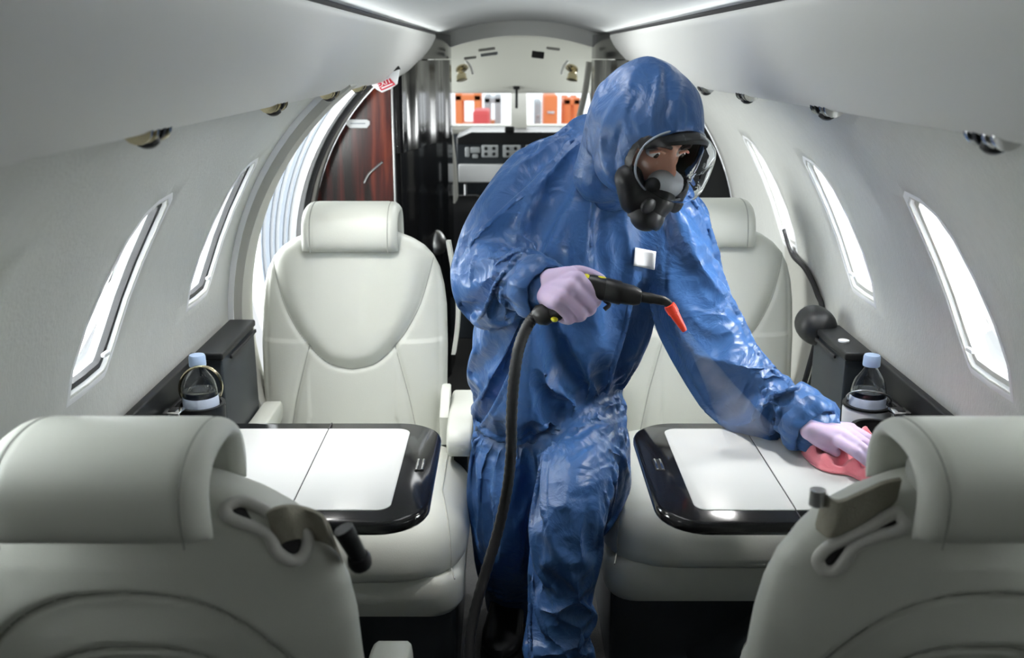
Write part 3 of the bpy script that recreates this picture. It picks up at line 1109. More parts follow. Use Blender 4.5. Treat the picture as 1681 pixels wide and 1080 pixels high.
def table(side, label):
    x0, x1, y0, y1 = 0.178, 0.625, 1.335, 1.755
    root = empty('fold_out_table', (side * 0.4, 1.545, 0), label=label, cat='table', group='fold out tables')
    iv = Vector((-side * 0.4, -1.545, 0))

    def outl(x0, x1, y0, y1, r_in, r_out, ins=0.0):
        pts = []
        x0, x1, y0, y1 = x0 + ins, x1 - ins, y0 + ins, y1 - ins
        for cx, cy, a0, r in ((x0 + r_in, y0 + r_in, 180, r_in), (x1 - r_out, y0 + r_out, 270, r_out), (x1 - r_out, y1 - r_out, 0, r_out), (x0 + r_in, y1 - r_in, 90, r_in)):
            for k in range(9):
                a = math.radians(a0 + 90 * k / 8)
                pts.append((cx + r * math.cos(a), cy + r * math.sin(a)))
        return [Vector((side * a, b, 0)) + iv for a, b in pts]
    g = G()
    R = []
    for ins, z in ((0.012, ZT - 0.024), (0.003, ZT - 0.021), (0, ZT - 0.016), (0, ZT - 0.008), (0.002, ZT - 0.003), (0.006, ZT)):
        R.append([p + Vector((0, 0, z)) for p in outl(x0, x1, y0, y1, 0.075, 0.01, ins)])
    g.rings(R)
    g.build('table_frame', 'black', root, sharp=40)
    for a, b, ri, ro in ((0.2375, 0.3915, 0.022, 0.001), (0.3935, 0.615, 0.001, 0.01)):
        g = G()
        R = []
        for ins, z in ((0, ZT - 0.002), (0, ZT + 0.0012), (0.001, ZT + 0.002)):
            R.append([p + Vector((0, 0, z)) for p in outl(a, b, 1.378, 1.718, ri, ro, ins)])
        g.rings(R)
        g.build('table_leaf', 'tabletop', root, sharp=40)
    g = G()
    g.box(Vector((side * 0.3925, 1.545, ZT - 0.0005)) + iv, (0.0022, 0.415, 0.002))
    g.build('fold_line', 'rubber', root)
    l = G()
    l.box(Vector((side * 0.205, 1.552, ZT + 0.0005)) + iv, (0.016, 0.046, 0.002), 0.0005)
    lo = l.build('latch', 'black_soft', root)
    for k in (-1, 1):
        g = G()
        g.box(Vector((side * (0.205 + k * 0.0045), 1.552, ZT + 0.002)) + iv, (0.0035, 0.044, 0.002), 0.0006)
        g.build('latch_slat', 'chrome', lo)
    g = G()
    g.box(Vector((side * 0.64, 1.545, ZT - 0.045)) + iv, (0.06, 0.16, 0.03), 0.006)
    g.build('support_arm', 'steel', root)
    return root


table(-1, 'black rimmed pale table in front of the seat under the veneer panel')
table(1, 'black rimmed pale table being wiped with the pink cloth')

# ------------------------------------------------------------------ side consoles with their cup holders
def console(side, label, y_end):
    root = empty('side_console', (side * 0.69, 1.5, 0), label=label, cat='console', group='side consoles')
    iv = Vector((-side * 0.69, -1.5, 0))

    def bx(name, m, x0, x1, y0, y1, z0, z1, bev=0.004, parent=None):
        gg = G()
        gg.box(Vector((side * (x0 + x1) / 2, (y0 + y1) / 2, (z0 + z1) / 2)) + iv, (x1 - x0, y1 - y0, z1 - z0), bev)
        return gg.build(name, m, parent or root)
    b = bx('console_body', 'black_soft', 0.655, 0.729, 1.17, 1.70, 0.50, 0.690)
    bx('recess_panel', 'black_soft', 0.705, 0.729, 1.70, 1.98, 0.50, 0.70)
    e_ = bx('end_block', 'dark_blue', 0.664, 0.720, 1.98, y_end, 0.47, 0.735, 0.006)
    bx('end_cover', 'black_soft', 0.659, 0.722, 1.97, y_end, 0.735, 0.752, 0.005)
    bx('groove', 'rubber', 0.656, 0.661, 2.03, y_end - 0.01, 0.722, 0.730, 0.001)
    bx('wall_rail', 'black_soft', 0.712, 0.730, 1.17, 1.98, 0.69, 0.752, 0.004)
    bx('tray', 'dark_blue', 0.665, 0.71, 1.05, 1.68, 0.690, 0.697, 0.002)
    for k in range(2):
        bx('tray_rail', 'steel', 0.672 + k * 0.026, 0.677 + k * 0.026, 1.10, 1.70, 0.697, 0.705, 0.001)
    for k, y in enumerate((1.60, 1.72)):
        cl_ = bx('clip', 'chrome', 0.672, 0.705, y, y + 0.035, 0.703, 0.712, 0.002)
        bx('clip_slot', 'rubber', 0.682, 0.696, y + 0.008, y + 0.028, 0.711, 0.7135, 0.0005, cl_)
    # cup holder that carries the bottle
    def cup(y, x, shell, inner):
        gg = G()
        gg.lathe([(0.034, 0.59), (0.043, 0.598), (0.046, 0.690), (0.044, 0.699), (0.0395, 0.698), (0.0385, 0.695), (0.036, 0.610), (0.001, 0.609)], Vector((side * x, y, 0)) + iv, n=32)
        c_ = gg.build('cup_holder', shell, root)
        gg = G()
        gg.lathe([(0.0392, 0.697), (0.0465, 0.6985), (0.0465, 0.703), (0.0392, 0.703), (0.0392, 0.697)], Vector((side * x, y, 0)) + iv, n=32, cap=False)
        gg.build('rim', inner, c_)
    cup(1.80, 0.656 if side < 0 else 0.650, 'white' if side > 0 else 'black_soft', 'black_soft')
    if side > 0:
        cup(1.67, 0.622, 'black_soft', 'black_soft')
    return root, iv


conL, ivL = console(-1, 'black side console under the window beside the open door, holding a water bottle', 2.25)
conR, ivR = console(1, 'black side console with cup holders beside the arm that wipes the table', 2.20)
g = G()                                                                 # gold wire that clips the bottle
c = Vector((-0.654, 1.80, 0.735)) + ivL
g.tube([c + Vector((0.041 * math.cos(a), 0.02 * math.sin(a), -0.048 * math.sin(a) + 0.012 * math.cos(a))) for a in np.linspace(0, 2 * PI, 33)[:-1]], 0.0028, 8, loop=True)
g.build('bottle_clip', 'brass', conL)
g = G()
c = Vector((0.652, 1.80, 0.712)) + ivR
g.tube([c + Vector((0.042 * math.cos(a), 0.03 * math.sin(a), -0.025 * math.sin(a) - 0.008 * math.cos(a))) for a in np.linspace(0, 2 * PI, 33)[:-1]], 0.002, 8, loop=True)
g.build('bottle_clip', 'steel', conR)
g = G()                                                                 # rounded black cover on the end of the right console
R = []
for y in np.linspace(-1, 1, 13):
    k = math.sqrt(max(0.02, 1 - abs(y) ** 3))
    R.append([Vector((0.672 + 0.045 * k * math.cos(a), 2.22 + y * 0.06, 0.745 + 0.045 * k * math.sin(a))) + ivR for a in np.linspace(0, 2 * PI, 25)[:-1]])
g.rings(R)
g.build('rounded_cover', 'black_soft', conR)
g = G()  # white disc drawn as the bright reflection on the glossy end cover
g.lathe([(0.001, 0.0), (0.012, 0.0), (0.012, 0.0035), (0.001, 0.004)], Vector((0.685, 2.06, 0.752)) + ivR, n=18)
g.build('button_or_glint', 'white', conR)


def bottle(x, y, z, label):
    root = empty('water_bottle', (x, y, z), label=label, cat='bottle', group='water bottles')
    prof = [(0.001, 0.0), (0.024, 0.0), (0.031, 0.006), (0.032, 0.03), (0.0315, 0.06), (0.0325, 0.085), (0.0335, 0.105), (0.0325, 0.120), (0.0285, 0.137), (0.021, 0.150), (0.0145, 0.160), (0.0125, 0.166), (0.0125, 0.176)]
    sp = smooth_path([Vector((a, 0, b)) for a, b in prof[2:]], 4)
    outer = [(a, b) for a, b in prof[:2]] + [(p.x, p.z) for p in sp]
    inner = [(max(0.0005, a - 0.0008), b + (0.0008 if b < 0.01 else 0)) for a, b in outer][::-1]
    g = G()
    g.lathe(outer + inner, n=32, cap=False)
    b = g.build('bottle_body', 'bottle', root, sharp=70)
    wprof = [(max(0.0005, a - 0.0014), b + 0.0016) for a, b in outer if b < 0.118]
    g = G()
    g.lathe(wprof + [(0.001, wprof[-1][1])], n=32, cap=False)
    g.build('water', 'water', root, sharp=70)
    g = G()
    g.lathe([(0.0339, 0.072), (0.0345, 0.074), (0.0345, 0.106), (0.0339, 0.108)], n=40, cap=False)
    half = len(g.v) // 4
    g.build('label_band', 'label', root)
    g = G()
    R = []
    for z_, r in ((0.168, 0.0155), (0.170, 0.016), (0.186, 0.0155), (0.190, 0.014)):
        R.append([Vector(((r + 0.0004 * (k % 2)) * math.cos(2 * PI * k / 48), (r + 0.0004 * (k % 2)) * math.sin(2 * PI * k / 48), z_)) for k in range(48)])
    g.rings(R)
    g.build('bottle_cap', 'cap', root)
    return root


bottle(-0.656, 1.80, 0.612, 'small clear water bottle with pale blue cap held by a gold wire clip')
bottle(0.650, 1.80, 0.612, 'small clear water bottle with blue cap standing above a round cup holder')

# ------------------------------------------------------------------ vents and reading lights along the valances
def at_x(px, py, X):
    p = at(px, py, 1.0)
    k = (X - CX) / (p.x - CX)
    return Vector((X, k * 1.0, CZ + (p.z - CZ) * k))


for px, py, sx, L, lab in (
    (228, 186, -1, 0.075, 'dark reading light recess with gold rings, the furthest from the red and white placard'),
    (440, 152, -1, 0.09, 'reading light with gold rings above the window next to the open door'),
    (534, 137, -1, 0.10, 'small air nozzle above the beige rib beside the open door'),
    (583, 130, -1, 0.09, 'small air nozzle directly beside the red and white placard'),
    (1165, 127, 1, 0.08, 'black tipped air nozzle right against the blue hood'),
    (1234, 135, 1, 0.09, 'small slatted air nozzle second from the blue hood'),
    (1368, 150, 1, 0.085, 'chrome ringed reading light third from the blue hood'),
    (1648, 185, 1, 0.075, 'blurred chrome reading light furthest from the blue hood')):
    p = at_x(px, py, sx * 0.462)
    root = empty('overhead_reading_light', (sx * 0.458, p.y, 1.281), label=lab, cat='reading light', group='lights and vents along the valances')
    gold = sx < 0
    g = G()
    R = []
    for t in np.linspace(-1, 1, 15):
        k = math.sqrt(max(0.01, 1 - abs(t) ** 1.6)) * (1.0 if t < 0 else 1)
        y = t * L * (0.75 if t < 0 else 1.0)
        R.append([Vector((0.017 * k * math.cos(a) - sx * 0.004, y, 0.0125 * k * math.sin(a) + 0.006 + 0.012 * max(0, t))) for a in np.linspace(0, 2 * PI, 17)[:-1]])
    g.rings(R)
    g.build('recess', 'black_soft', root)
    for k in range(4):
        y = -L * 0.42 + k * L * 0.27
        g = G()
        g.lathe([(0.010, -0.005), (0.0165, -0.0045), (0.0175, 0.0), (0.0165, 0.0045), (0.010, 0.005)], (-sx * 0.004, y, 0.0015), (0, 1, 0.12), 18)
        g.build('ring', ('brass' if gold else 'chrome') if k in (0, 1, 3) else 'black_soft', root)
    g = G()
    g.lathe([(0.012, 0.0), (0.013, -0.008), (0.008, -0.012)], (-sx * 0.004, -L * 0.05, -0.008), (0, -0.3, 1), 14)
    g.build('nozzle', 'black_soft', root)

# red and white placard under the end of the valance
c0 = at(629, 134, 3.00)
P = [at(a, b, 3.00) for a, b in ((602, 133), (656, 113), (652, 138), (641, 146), (627, 152), (618, 147))]
g = G()
g.prism(P, (0, 0.012, 0), 0.002)
sg = tag(g.build('exit_placard', 'white'), 'white angled placard with a red panel at the end of the overhead panel', 'sign')
M['signred'] = mat('sign_red', (0.62, 0.03, 0.06), 0.4)
g = G()
g.prism([at(a, b, 2.997) for a, b in ((618, 138), (640, 128.5), (649, 139), (626, 149))], (0, 0.004, 0), 0.0006)
rp = g.build('red_panel', 'signred', sg)
ang = math.atan2(9.5, 22)
cu_ = bpy.data.curves.new('exit_lettering', 'FONT')
cu_.body = 'EXIT'
cu_.size = 0.022
cu_.align_x = 'CENTER'
cu_.extrude = 0.0006
to = bpy.data.objects.new('exit_lettering', cu_)
COL.objects.link(to)
p = at(632, 139.5, 2.995)
to.matrix_world = Matrix.Translation(p) @ Matrix.Rotation(-ang, 4, 'Y') @ Matrix.Rotation(PI / 2, 4, 'X')
bpy.context.view_layer.update()
me = bpy.data.meshes.new_from_object(to.evaluated_get(bpy.context.evaluated_depsgraph_get()))
mw = to.matrix_world.copy()
bpy.data.objects.remove(to)
me.transform(mw)
wrap('exit_lettering', me, 'white', rp, smooth=False)
g = G()
g.prism([at(a, b, 2.9955) for a, b in ((625.5, 144), (644, 136.5), (645.2, 138), (627, 145.8))], (0, 0.001, 0))
g.build('lettering_line', 'white', rp, smooth=False)
g = G()
g.tube([at(602, 131, 3.005), at(628, 124, 3.005), at(656, 111, 3.005)], 0.006, 8)
g.build('placard_gasket', 'rubber', sg)
# ------------------------------------------------------------------ the person in blue coveralls
def suit_mat():
    m = mat('blue_nonwoven_fabric', (0.027, 0.084, 0.228), 0.38, spec=0.45, sheen=0.05)
    nt = m.node_tree
    b = nt.nodes['Principled BSDF']
    tc = nt.nodes.new('ShaderNodeTexCoord')
    n1 = nt.nodes.new('ShaderNodeTexNoise')
    n1.inputs['Scale'].default_value = 14
    n1.inputs['Detail'].default_value = 4
    n1.inputs['Distortion'].default_value = 1.2
    v = nt.nodes.new('ShaderNodeTexVoronoi')
    v.feature = 'F1'
    v.inputs['Scale'].default_value = 26
    mx = nt.nodes.new('ShaderNodeMix')
    mx.data_type = 'VECTOR'
    mx.inputs[0].default_value = 0.12
    nt.links.new(tc.outputs['Object'], n1.inputs['Vector'])
    nt.links.new(tc.outputs['Object'], mx.inputs[4])
    nt.links.new(n1.outputs['Color'], mx.inputs[5])
    nt.links.new(mx.outputs[1], v.inputs['Vector'])
    ad = nt.nodes.new('ShaderNodeMath')
    ad.operation = 'MULTIPLY_ADD'
    ad.inputs[1].default_value = 0.7
    nt.links.new(n1.outputs['Fac'], ad.inputs[0])
    nt.links.new(v.outputs['Distance'], ad.inputs[2])
    bp = nt.nodes.new('ShaderNodeBump')
    bp.inputs['Strength'].default_value = 0.22
    bp.inputs['Distance'].default_value = 0.012
    nt.links.new(ad.outputs[0], bp.inputs['Height'])
    nt.links.new(bp.outputs['Normal'], b.inputs['Normal'])
    return m


M['suit'] = suit_mat()
M['glove'] = mat('lilac_nitrile', (0.60, 0.48, 0.68), 0.45, sss=0.1)
M['skin'] = mat('skin', (0.58, 0.30, 0.21), 0.5, sss=0.15)
M['brow'] = mat('dark_hair', (0.03, 0.02, 0.015), 0.7)
M['eye'] = mat('eye_white', (0.8, 0.8, 0.78), 0.2)
M['iris'] = mat('dark_iris', (0.03, 0.02, 0.012), 0.15)
M['maskblack'] = mat('black_mask_rubber', (0.010, 0.010, 0.011), 0.45, spec=0.3)
M['cup'] = mat('pale_inner_mask', (0.40, 0.41, 0.42), 0.3)
M['visor'] = mat('clear_visor', (0.96, 0.98, 1.0), 0.02, trans=1.0, ior=1.12)
M['shoe'] = mat('black_shoe', (0.018, 0.018, 0.020), 0.3)


def remeshed(name, parts, voxel, smooth=6):
    """one continuous surface around all the parts"""
    g_ = G()
    for p in parts:
        g_.add(p.v, p.f)
    o = mesh(name, g_.v, g_.f)
    md = o.modifiers.new('r', 'REMESH')
    md.mode = 'VOXEL'
    md.voxel_size = voxel
    md2 = o.modifiers.new('s', 'SMOOTH')
    md2.factor = 0.5
    md2.iterations = smooth
    me = bpy.data.meshes.new_from_object(o.evaluated_get(bpy.context.evaluated_depsgraph_get()))
    bpy.data.objects.remove(o)
    return me


def limb(pts, radii, n=20, sub=6):
    """tapered round limb with rounded ends"""
    P = smooth_path(pts, sub)
    r = np.interp(np.linspace(0, len(pts) - 1, len(P)), range(len(pts)), radii)
    t0, t1 = (P[0] - P[1]).normalized(), (P[-1] - P[-2]).normalized()
    a = [P[0] + t0 * r[0] * k for k in (0.95, 0.75, 0.4)]
    b = [P[-1] + t1 * r[-1] * k for k in (0.4, 0.75, 0.95)]
    rr = [r[0] * k for k in (0.25, 0.65, 0.92)] + list(r) + [r[-1] * k for k in (0.92, 0.65, 0.25)]
    return G().tube(a + P + b, list(rr), n)


def ellipsoid(c, ax, n=24):
    """ax: three axis vectors scaled by the radii"""
    R = []
    for i in range(1, n // 2):
        t = PI * i / (n // 2)
        R.append([Vector(c) + ax[2] * math.cos(t) + (ax[0] * math.cos(2 * PI * j / n) + ax[1] * math.sin(2 * PI * j / n)) * math.sin(t) for j in range(n)])
    return G().rings(R)


def rings_body(rows, n=32):
    """rows: (centre, half width vector, half depth vector)"""
    R = []
    for c, a, b in rows:
        R.append([c + a * (math.copysign(abs(math.cos(t)) ** 0.85, math.cos(t))) + b * (math.copysign(abs(math.sin(t)) ** 0.85, math.sin(t))) for t in np.linspace(0, 2 * PI, n + 1)[:-1]])
    return G().rings(R)


def arrays(me):
    n = len(me.vertices)
    co = np.empty(n * 3)
    no = np.empty(n * 3)
    me.vertices.foreach_get('co', co)
    me.vertex_normals.foreach_get('vector', no)
    return co.reshape(-1, 3), no.reshape(-1, 3)


def put(me, co):
    me.vertices.foreach_set('co', co.ravel())
    me.update()


def to_px(co):
    c, s = math.cos(PITCH), math.sin(PITCH)
    d = co - np.array([CX, CY, CZ])
    y = d[:, 1] * c - d[:, 2] * s
    up = d[:, 1] * s + d[:, 2] * c
    return 836 + 1600 * d[:, 0] / y, 540 - 1600 * up / y


def crumple(me, amp, cell, seed, stretch=(1, 1, 1), warp=0.03, broad=0.006, rk=0.0):
    """creased cloth: cells whose borders stand up as sharp folds, over soft swells"""
    co, no = arrays(me)
    rnd = np.random.RandomState(seed)
    st = np.array(stretch)
    lo, hi = co.min(0) - 0.05, co.max(0) + 0.05
    k = int(np.prod((hi - lo) / st) / cell ** 3)
    pts = rnd.uniform(lo / st, hi / st, (k, 3))
    kd = KDTree(k)
    for i, p in enumerate(pts):
        kd.insert(p, i)
    kd.balance()
    d = np.empty(len(co))
    for i, p in enumerate(co):
        v = Vector(p)
        wv = Vector((pnoise(v * 9 + Vector((seed, 0, 0))), pnoise(v * 9 + Vector((0, seed, 7))), pnoise(v * 9 + Vector((5, 3, seed)))))
        q = v + wv * warp
        r = kd.find_n(Vector((q.x / st[0], q.y / st[1], q.z / st[2])), 2)
        f1, f2 = r[0][2], r[1][2]
        ridge = math.exp(-((f2 - f1) / (cell * 0.16)) ** 2)
        d[i] = amp * (1.3 * f1 / cell + rk * ridge - 0.7) + broad * pnoise(v * 7 + Vector((seed * 3, 1, 2)))
    put(me, co + no * d[:, None])


def folds(me, L, ymax=9.0):
    """single creases sculpted where the photograph shows them on the front of the suit"""
    co, no = arrays(me)
    px, py = to_px(co)
    view = np.array([CX, CY, CZ]) - co
    view /= np.linalg.norm(view, axis=1)[:, None]
    face = np.clip(((no * view).sum(1) - 0.05) / 0.3, 0, 1)
    d = np.zeros(len(co))
    for amp, wd, pl in L:
        q = [(p.x, p.y) for p in smooth_path([Vector((a, b, 0)) for a, b in pl], 4)]
        dist = plseg(px, py, q)
        # taper to nothing at both ends of a crease
        e = np.minimum(np.hypot(px - q[0][0], py - q[0][1]), np.hypot(px - q[-1][0], py - q[-1][1]))
        d += 1.05 * amp * np.exp(-(dist / (1.15 * wd)) ** 1.5) * np.clip(e / 18 + 0.35, 0, 1)
    d *= face * (co[:, 1] < ymax)
    put(me, co + no * d[:, None])


person = empty('person', (0.0, 1.9, 0.0), label='person in blue hooded coveralls and full face mask bending to wipe the table', cat='person')
PI_ = Matrix.Translation((0.0, -1.9, 0.0))


def body_part(name, me, m, parent=None, sharp=None):
    me.transform(PI_)
    return wrap(name, me, m, parent or person, True, sharp)


def V3(*a):
    return Vector(a)


# torso: centre pixel, depth, half width and half depth of each ring
rows = []
for px, py, Y, hw, hd in ((895, 745, 2.04, 0.130, 0.105), (896, 715, 2.04, 0.155, 0.122), (897, 660, 2.03, 0.172, 0.135), (896, 610, 2.02, 0.184, 0.142), (902, 560, 2.01, 0.190, 0.146),
                          (912, 510, 1.99, 0.192, 0.148), (926, 460, 1.98, 0.186, 0.146), (942, 400, 1.97, 0.182, 0.144), (962, 340, 1.96, 0.186, 0.138),
                          (982, 295, 1.96, 0.182, 0.125), (990, 260, 1.97, 0.150, 0.110), (1000, 232, 1.97, 0.105, 0.090), (1012, 208, 1.96, 0.06, 0.06)):
    c = at(px, py, Y)
    lean = max(0.0, min(1.0, (600 - py) / 400))
    rows.append((c, V3(1, -0.06, -0.30 * lean).normalized() * hw, V3(0.05, 1, 0.35).normalized() * hd))
torso = rings_body(rows)
arm_r = limb([at(912, 275, 2.0), at(876, 290, 1.99), at(824, 345, 1.96), at(792, 404, 1.92), at(825, 440, 1.83), at(868, 463, 1.755), at(888, 474, 1.725)],
             [0.085, 0.088, 0.080, 0.070, 0.065, 0.060, 0.055])
arm_l = limb([at(1070, 320, 1.95), at(1106, 348, 1.92), at(1138, 428, 1.88), at(1174, 506, 1.83), at(1213, 574, 1.77), at(1268, 635, 1.69), at(1318, 683, 1.62), at(1334, 700, 1.597)],
             [0.082, 0.082, 0.075, 0.068, 0.062, 0.056, 0.052, 0.050])
leg_r = limb([at(845, 660, 2.06), at(832, 740, 2.02), at(833, 830, 1.98), at(842, 900, 2.05), at(843, 960, 2.12), at(840, 985, 2.14)],
             [0.120, 0.104, 0.090, 0.082, 0.074, 0.068])
leg_l = limb([at(950, 655, 2.03), at(955, 735, 1.92), at(946, 815, 1.79), at(936, 900, 1.765), at(928, 990, 1.745), at(922, 1090, 1.71), at(921, 1140, 1.70)],
             [0.130, 0.122, 0.096, 0.086, 0.082, 0.080, 0.082])


def draped(me, frames=36, limit=45.0):
    """let the coverall cloth hang and buckle over the body inside it: a short cloth simulation, kept as a mesh"""
    import time
    t0 = time.time()
    inner = me.copy()
    co, no = arrays(inner)
    put(inner, co - no * 0.035)
    bo = bpy.data.objects.new('inner_body', inner)
    COL.objects.link(bo)
    bo.modifiers.new('collision', 'COLLISION')
    bo.collision.thickness_outer = 0.004
    bo.collision.cloth_friction = 8
    so = bpy.data.objects.new('cloth', me)
    COL.objects.link(so)
    co, no = arrays(me)
    px, py = to_px(co)

    def near(p, r):
        return np.linalg.norm(co - np.array(p), axis=1) < r
    pin = near(at(888, 474, 1.725), .075) | near(at(1334, 700, 1.597), .07) | near(at(1012, 208, 1.96), .09) | (co[:, 2] < 0.13) | near(at(840, 985, 2.14), .09)
    vg = so.vertex_groups.new(name='pin')
    vg.add([int(i) for i in np.nonzero(pin)[0]], 1.0, 'REPLACE')
    # the elastic waist pulls in, the shins stay smoother, all other cloth has room to spare
    bd = plseg(px, py, [(1060, 586), (990, 625), (930, 670), (885, 712), (830, 702), (755, 672)])
    band = (bd < 8.9) & (co[:, 2] < 1.0) & near(at(900, 640, 2.02), 0.32) & (co[:, 1] < 2.03)
    band |= (np.abs(co[:, 2] - 0.66) < 0.013) & (co[:, 1] >= 2.03) & (np.abs(co[:, 0]) < 0.3)
    sg = so.vertex_groups.new(name='shrink')
    for i in range(len(co)):
        k = 1.0 if band[i] else min(1.0, max(0.0, (0.55 - co[i, 2]) / 0.15)) * 0.36
        if k > 0:
            sg.add([i], k, 'REPLACE')
    md = so.modifiers.new('cloth', 'CLOTH')
    s = md.settings
    s.quality = 3
    s.mass = 0.25
    s.tension_stiffness = s.compression_stiffness = 20
    s.shear_stiffness = 10
    s.bending_stiffness = 6
    s.shrink_min = -0.16
    s.shrink_max = 0.22
    s.vertex_group_shrink = 'shrink'
    s.vertex_group_mass = 'pin'
    s.tension_damping = s.compression_damping = s.shear_damping = 8
    s.bending_damping = 0.5
    s.air_damping = 2
    s.effector_weights.gravity = 0.45
    s.use_pressure = True
    s.uniform_pressure_force = 0.25
    md.collision_settings.distance_min = 0.003
    md.collision_settings.collision_quality = 2
    md.collision_settings.use_self_collision = False
    md.point_cache.frame_start = 1
    md.point_cache.frame_end = frames
    for f in range(1, frames + 1):
        SC.frame_set(f)
        if time.time() - t0 > limit:
            break
    r = bpy.data.meshes.new_from_object(so.evaluated_get(bpy.context.evaluated_depsgraph_get()))
    bpy.data.objects.remove(so)
    bpy.data.objects.remove(bo)
    SC.frame_set(1)
    print('drape %.1f s' % (time.time() - t0), len(r.vertices), f)
    return r


suit = draped(remeshed('coverall', [torso, arm_r, arm_l, leg_r, leg_l], 0.0095, 8))


def subdivided(me):
    o = bpy.data.objects.new('tmp', me)
    COL.objects.link(o)
    md = o.modifiers.new('s', 'SUBSURF')
    md.levels = md.render_levels = 1
    ms = o.modifiers.new('soft', 'SMOOTH')
    ms.factor = 0.5
    ms.iterations = 2
    r = bpy.data.meshes.new_from_object(o.evaluated_get(bpy.context.evaluated_depsgraph_get()))
    bpy.data.objects.remove(o)
    return r


suit = subdivided(suit)
FOLDS = [
    # right shoulder and the bent sleeve
    (-.014, 9, [(893, 392), (850, 378), (800, 366), (748, 356)]), (.010, 9, [(880, 372), (838, 352), (790, 335)]), (-.010, 8, [(890, 385), (868, 335), (835, 290), (822, 262)]),
    (.010, 9, [(900, 350), (886, 300), (862, 250), (850, 232)]), (-.010, 8, [(905, 330), (905, 280), (890, 235)]), (-.012, 8, [(905, 395), (925, 340), (938, 290)]),
    (.009, 8, [(742, 380), (790, 395), (850, 405), (900, 425)]), (-.009, 7, [(738, 405), (790, 415), (850, 430)]), (.008, 8, [(735, 425), (790, 440), (850, 452), (900, 455)]),
    (-.008, 7, [(750, 450), (800, 462), (855, 480)]), (.007, 7, [(770, 470), (820, 488), (870, 500)]), (-.008, 6, [(885, 435), (872, 470), (868, 505)]), (.006, 5, [(903, 432), (888, 470), (878, 508)]),
    (-.010, 7, [(735, 395), (752, 370), (770, 345)]),
    # chest, placket and belly
    (-.010, 8, [(950, 300), (940, 350), (935, 420), (930, 445)]), (.009, 8, [(975, 330), (962, 400), (958, 445)]), (-.008, 6, [(1000, 345), (1012, 400), (1020, 440)]), (.010, 9, [(1030, 370), (1035, 420), (1045, 470)]),
    (-.024, 11, [(1078, 345), (1092, 400), (1087, 450), (1084, 490)]), (.008, 8, [(1060, 360), (1068, 420), (1066, 470)]), (-.009, 9, [(960, 530), (990, 560), (1040, 575)]),
    (.008, 10, [(940, 545), (990, 590), (1040, 590)]), (-.010, 7, [(932, 528), (915, 590), (895, 650), (868, 722)]), (.009, 7, [(918, 528), (900, 590), (880, 650), (855, 715)]),
    (.008, 7, [(945, 535), (930, 600), (905, 665)]), (-.007, 8, [(800, 540), (830, 580), (840, 640)]), (.007, 9, [(780, 560), (800, 600), (790, 650)]), (-.006, 8, [(770, 600), (800, 640), (830, 680)]),
    (-.007, 8, [(980, 470), (1000, 500), (1060, 520)]),
    # elastic waist and trouser front
    (-.020, 8, [(1052, 592), (1005, 612), (965, 632), (935, 660)]), (.012, 7, [(1045, 612), (1000, 630), (958, 655)]), (-.010, 6, [(1040, 630), (1000, 645), (950, 680), (890, 738)]),
    (.011, 7, [(1035, 648), (985, 668), (935, 700), (900, 735)]), (-.009, 6, [(1030, 668), (985, 688), (940, 712)]), (.009, 7, [(1025, 690), (980, 703), (930, 730)]),
    (-.008, 6, [(1022, 706), (975, 722), (930, 748)]), (.008, 7, [(1018, 730), (975, 745), (945, 765)]), (-.008, 6, [(1016, 755), (975, 768), (950, 785)]), (.008, 7, [(1010, 780), (975, 793), (940, 800)]),
    (-.008, 7, [(1008, 800), (965, 815), (930, 812)]), (.006, 8, [(1000, 830), (960, 838), (920, 830)]),
    (-.016, 9, [(885, 738), (888, 790), (884, 850), (880, 930)]), (-.012, 8, [(770, 690), (800, 710), (850, 735), (885, 740)]), (.010, 8, [(775, 670), (810, 690), (850, 718), (870, 728)]),
    (-.008, 8, [(780, 640), (820, 660), (850, 690)]), (.008, 8, [(770, 740), (810, 760), (860, 770)]), (-.007, 8, [(775, 790), (810, 800), (850, 830)]),
    (.007, 10, [(900, 860), (915, 930), (905, 1020)]), (-.007, 9, [(945, 850), (948, 940), (945, 1060)]), (.006, 9, [(975, 850), (978, 930), (970, 1040)]), (-.008, 9, [(830, 850), (850, 900), (855, 950)]),
    # the outstretched sleeve
    (-.010, 8, [(1100, 470), (1140, 440), (1190, 425)]), (.008, 8, [(1110, 430), (1150, 405), (1195, 395)]), (-.011, 8, [(1135, 520), (1180, 495), (1235, 470)]), (.009, 9, [(1145, 500), (1190, 470), (1230, 450)]),
    (-.009, 8, [(1170, 590), (1200, 550), (1250, 515)]), (.009, 8, [(1175, 560), (1205, 535), (1245, 500)]), (-.012, 8, [(1228, 655), (1238, 610), (1262, 590), (1300, 590)]), (.010, 7, [(1205, 620), (1220, 590), (1240, 560)]),
    (-.011, 6, [(1275, 690), (1285, 655), (1310, 640)]), (.009, 7, [(1262, 670), (1265, 630), (1290, 605)]), (-.007, 7, [(1130, 400), (1125, 350), (1150, 320)]), (.008, 8, [(1330, 650), (1310, 670), (1300, 700)]),
    (-.008, 6, [(1300, 612), (1318, 640), (1345, 665)]),
]
folds(suit, [(a * 0.28, b, c) for a, b, c in FOLDS])
# gathered ends: nothing of the cloth passes the cuffs
cover = body_part('coverall', suit, 'suit')

# ---- head frame: f looks out of the mask, u up, r to the wearer's left
Mc = at(1100, 262, 1.70)
f_ = V3(0.50, -0.78, -0.36).normalized()
u_ = (V3(0.06, 0, 1) - f_ * f_.dot(V3(0.06, 0, 1))).normalized()
r_ = u_.cross(f_) * -1.0


def hp(x, y, z):
    """x to image right across the face, y outwards, z up; origin at the middle of the visor rim"""
    return Mc + r_ * x + f_ * y + u_ * z


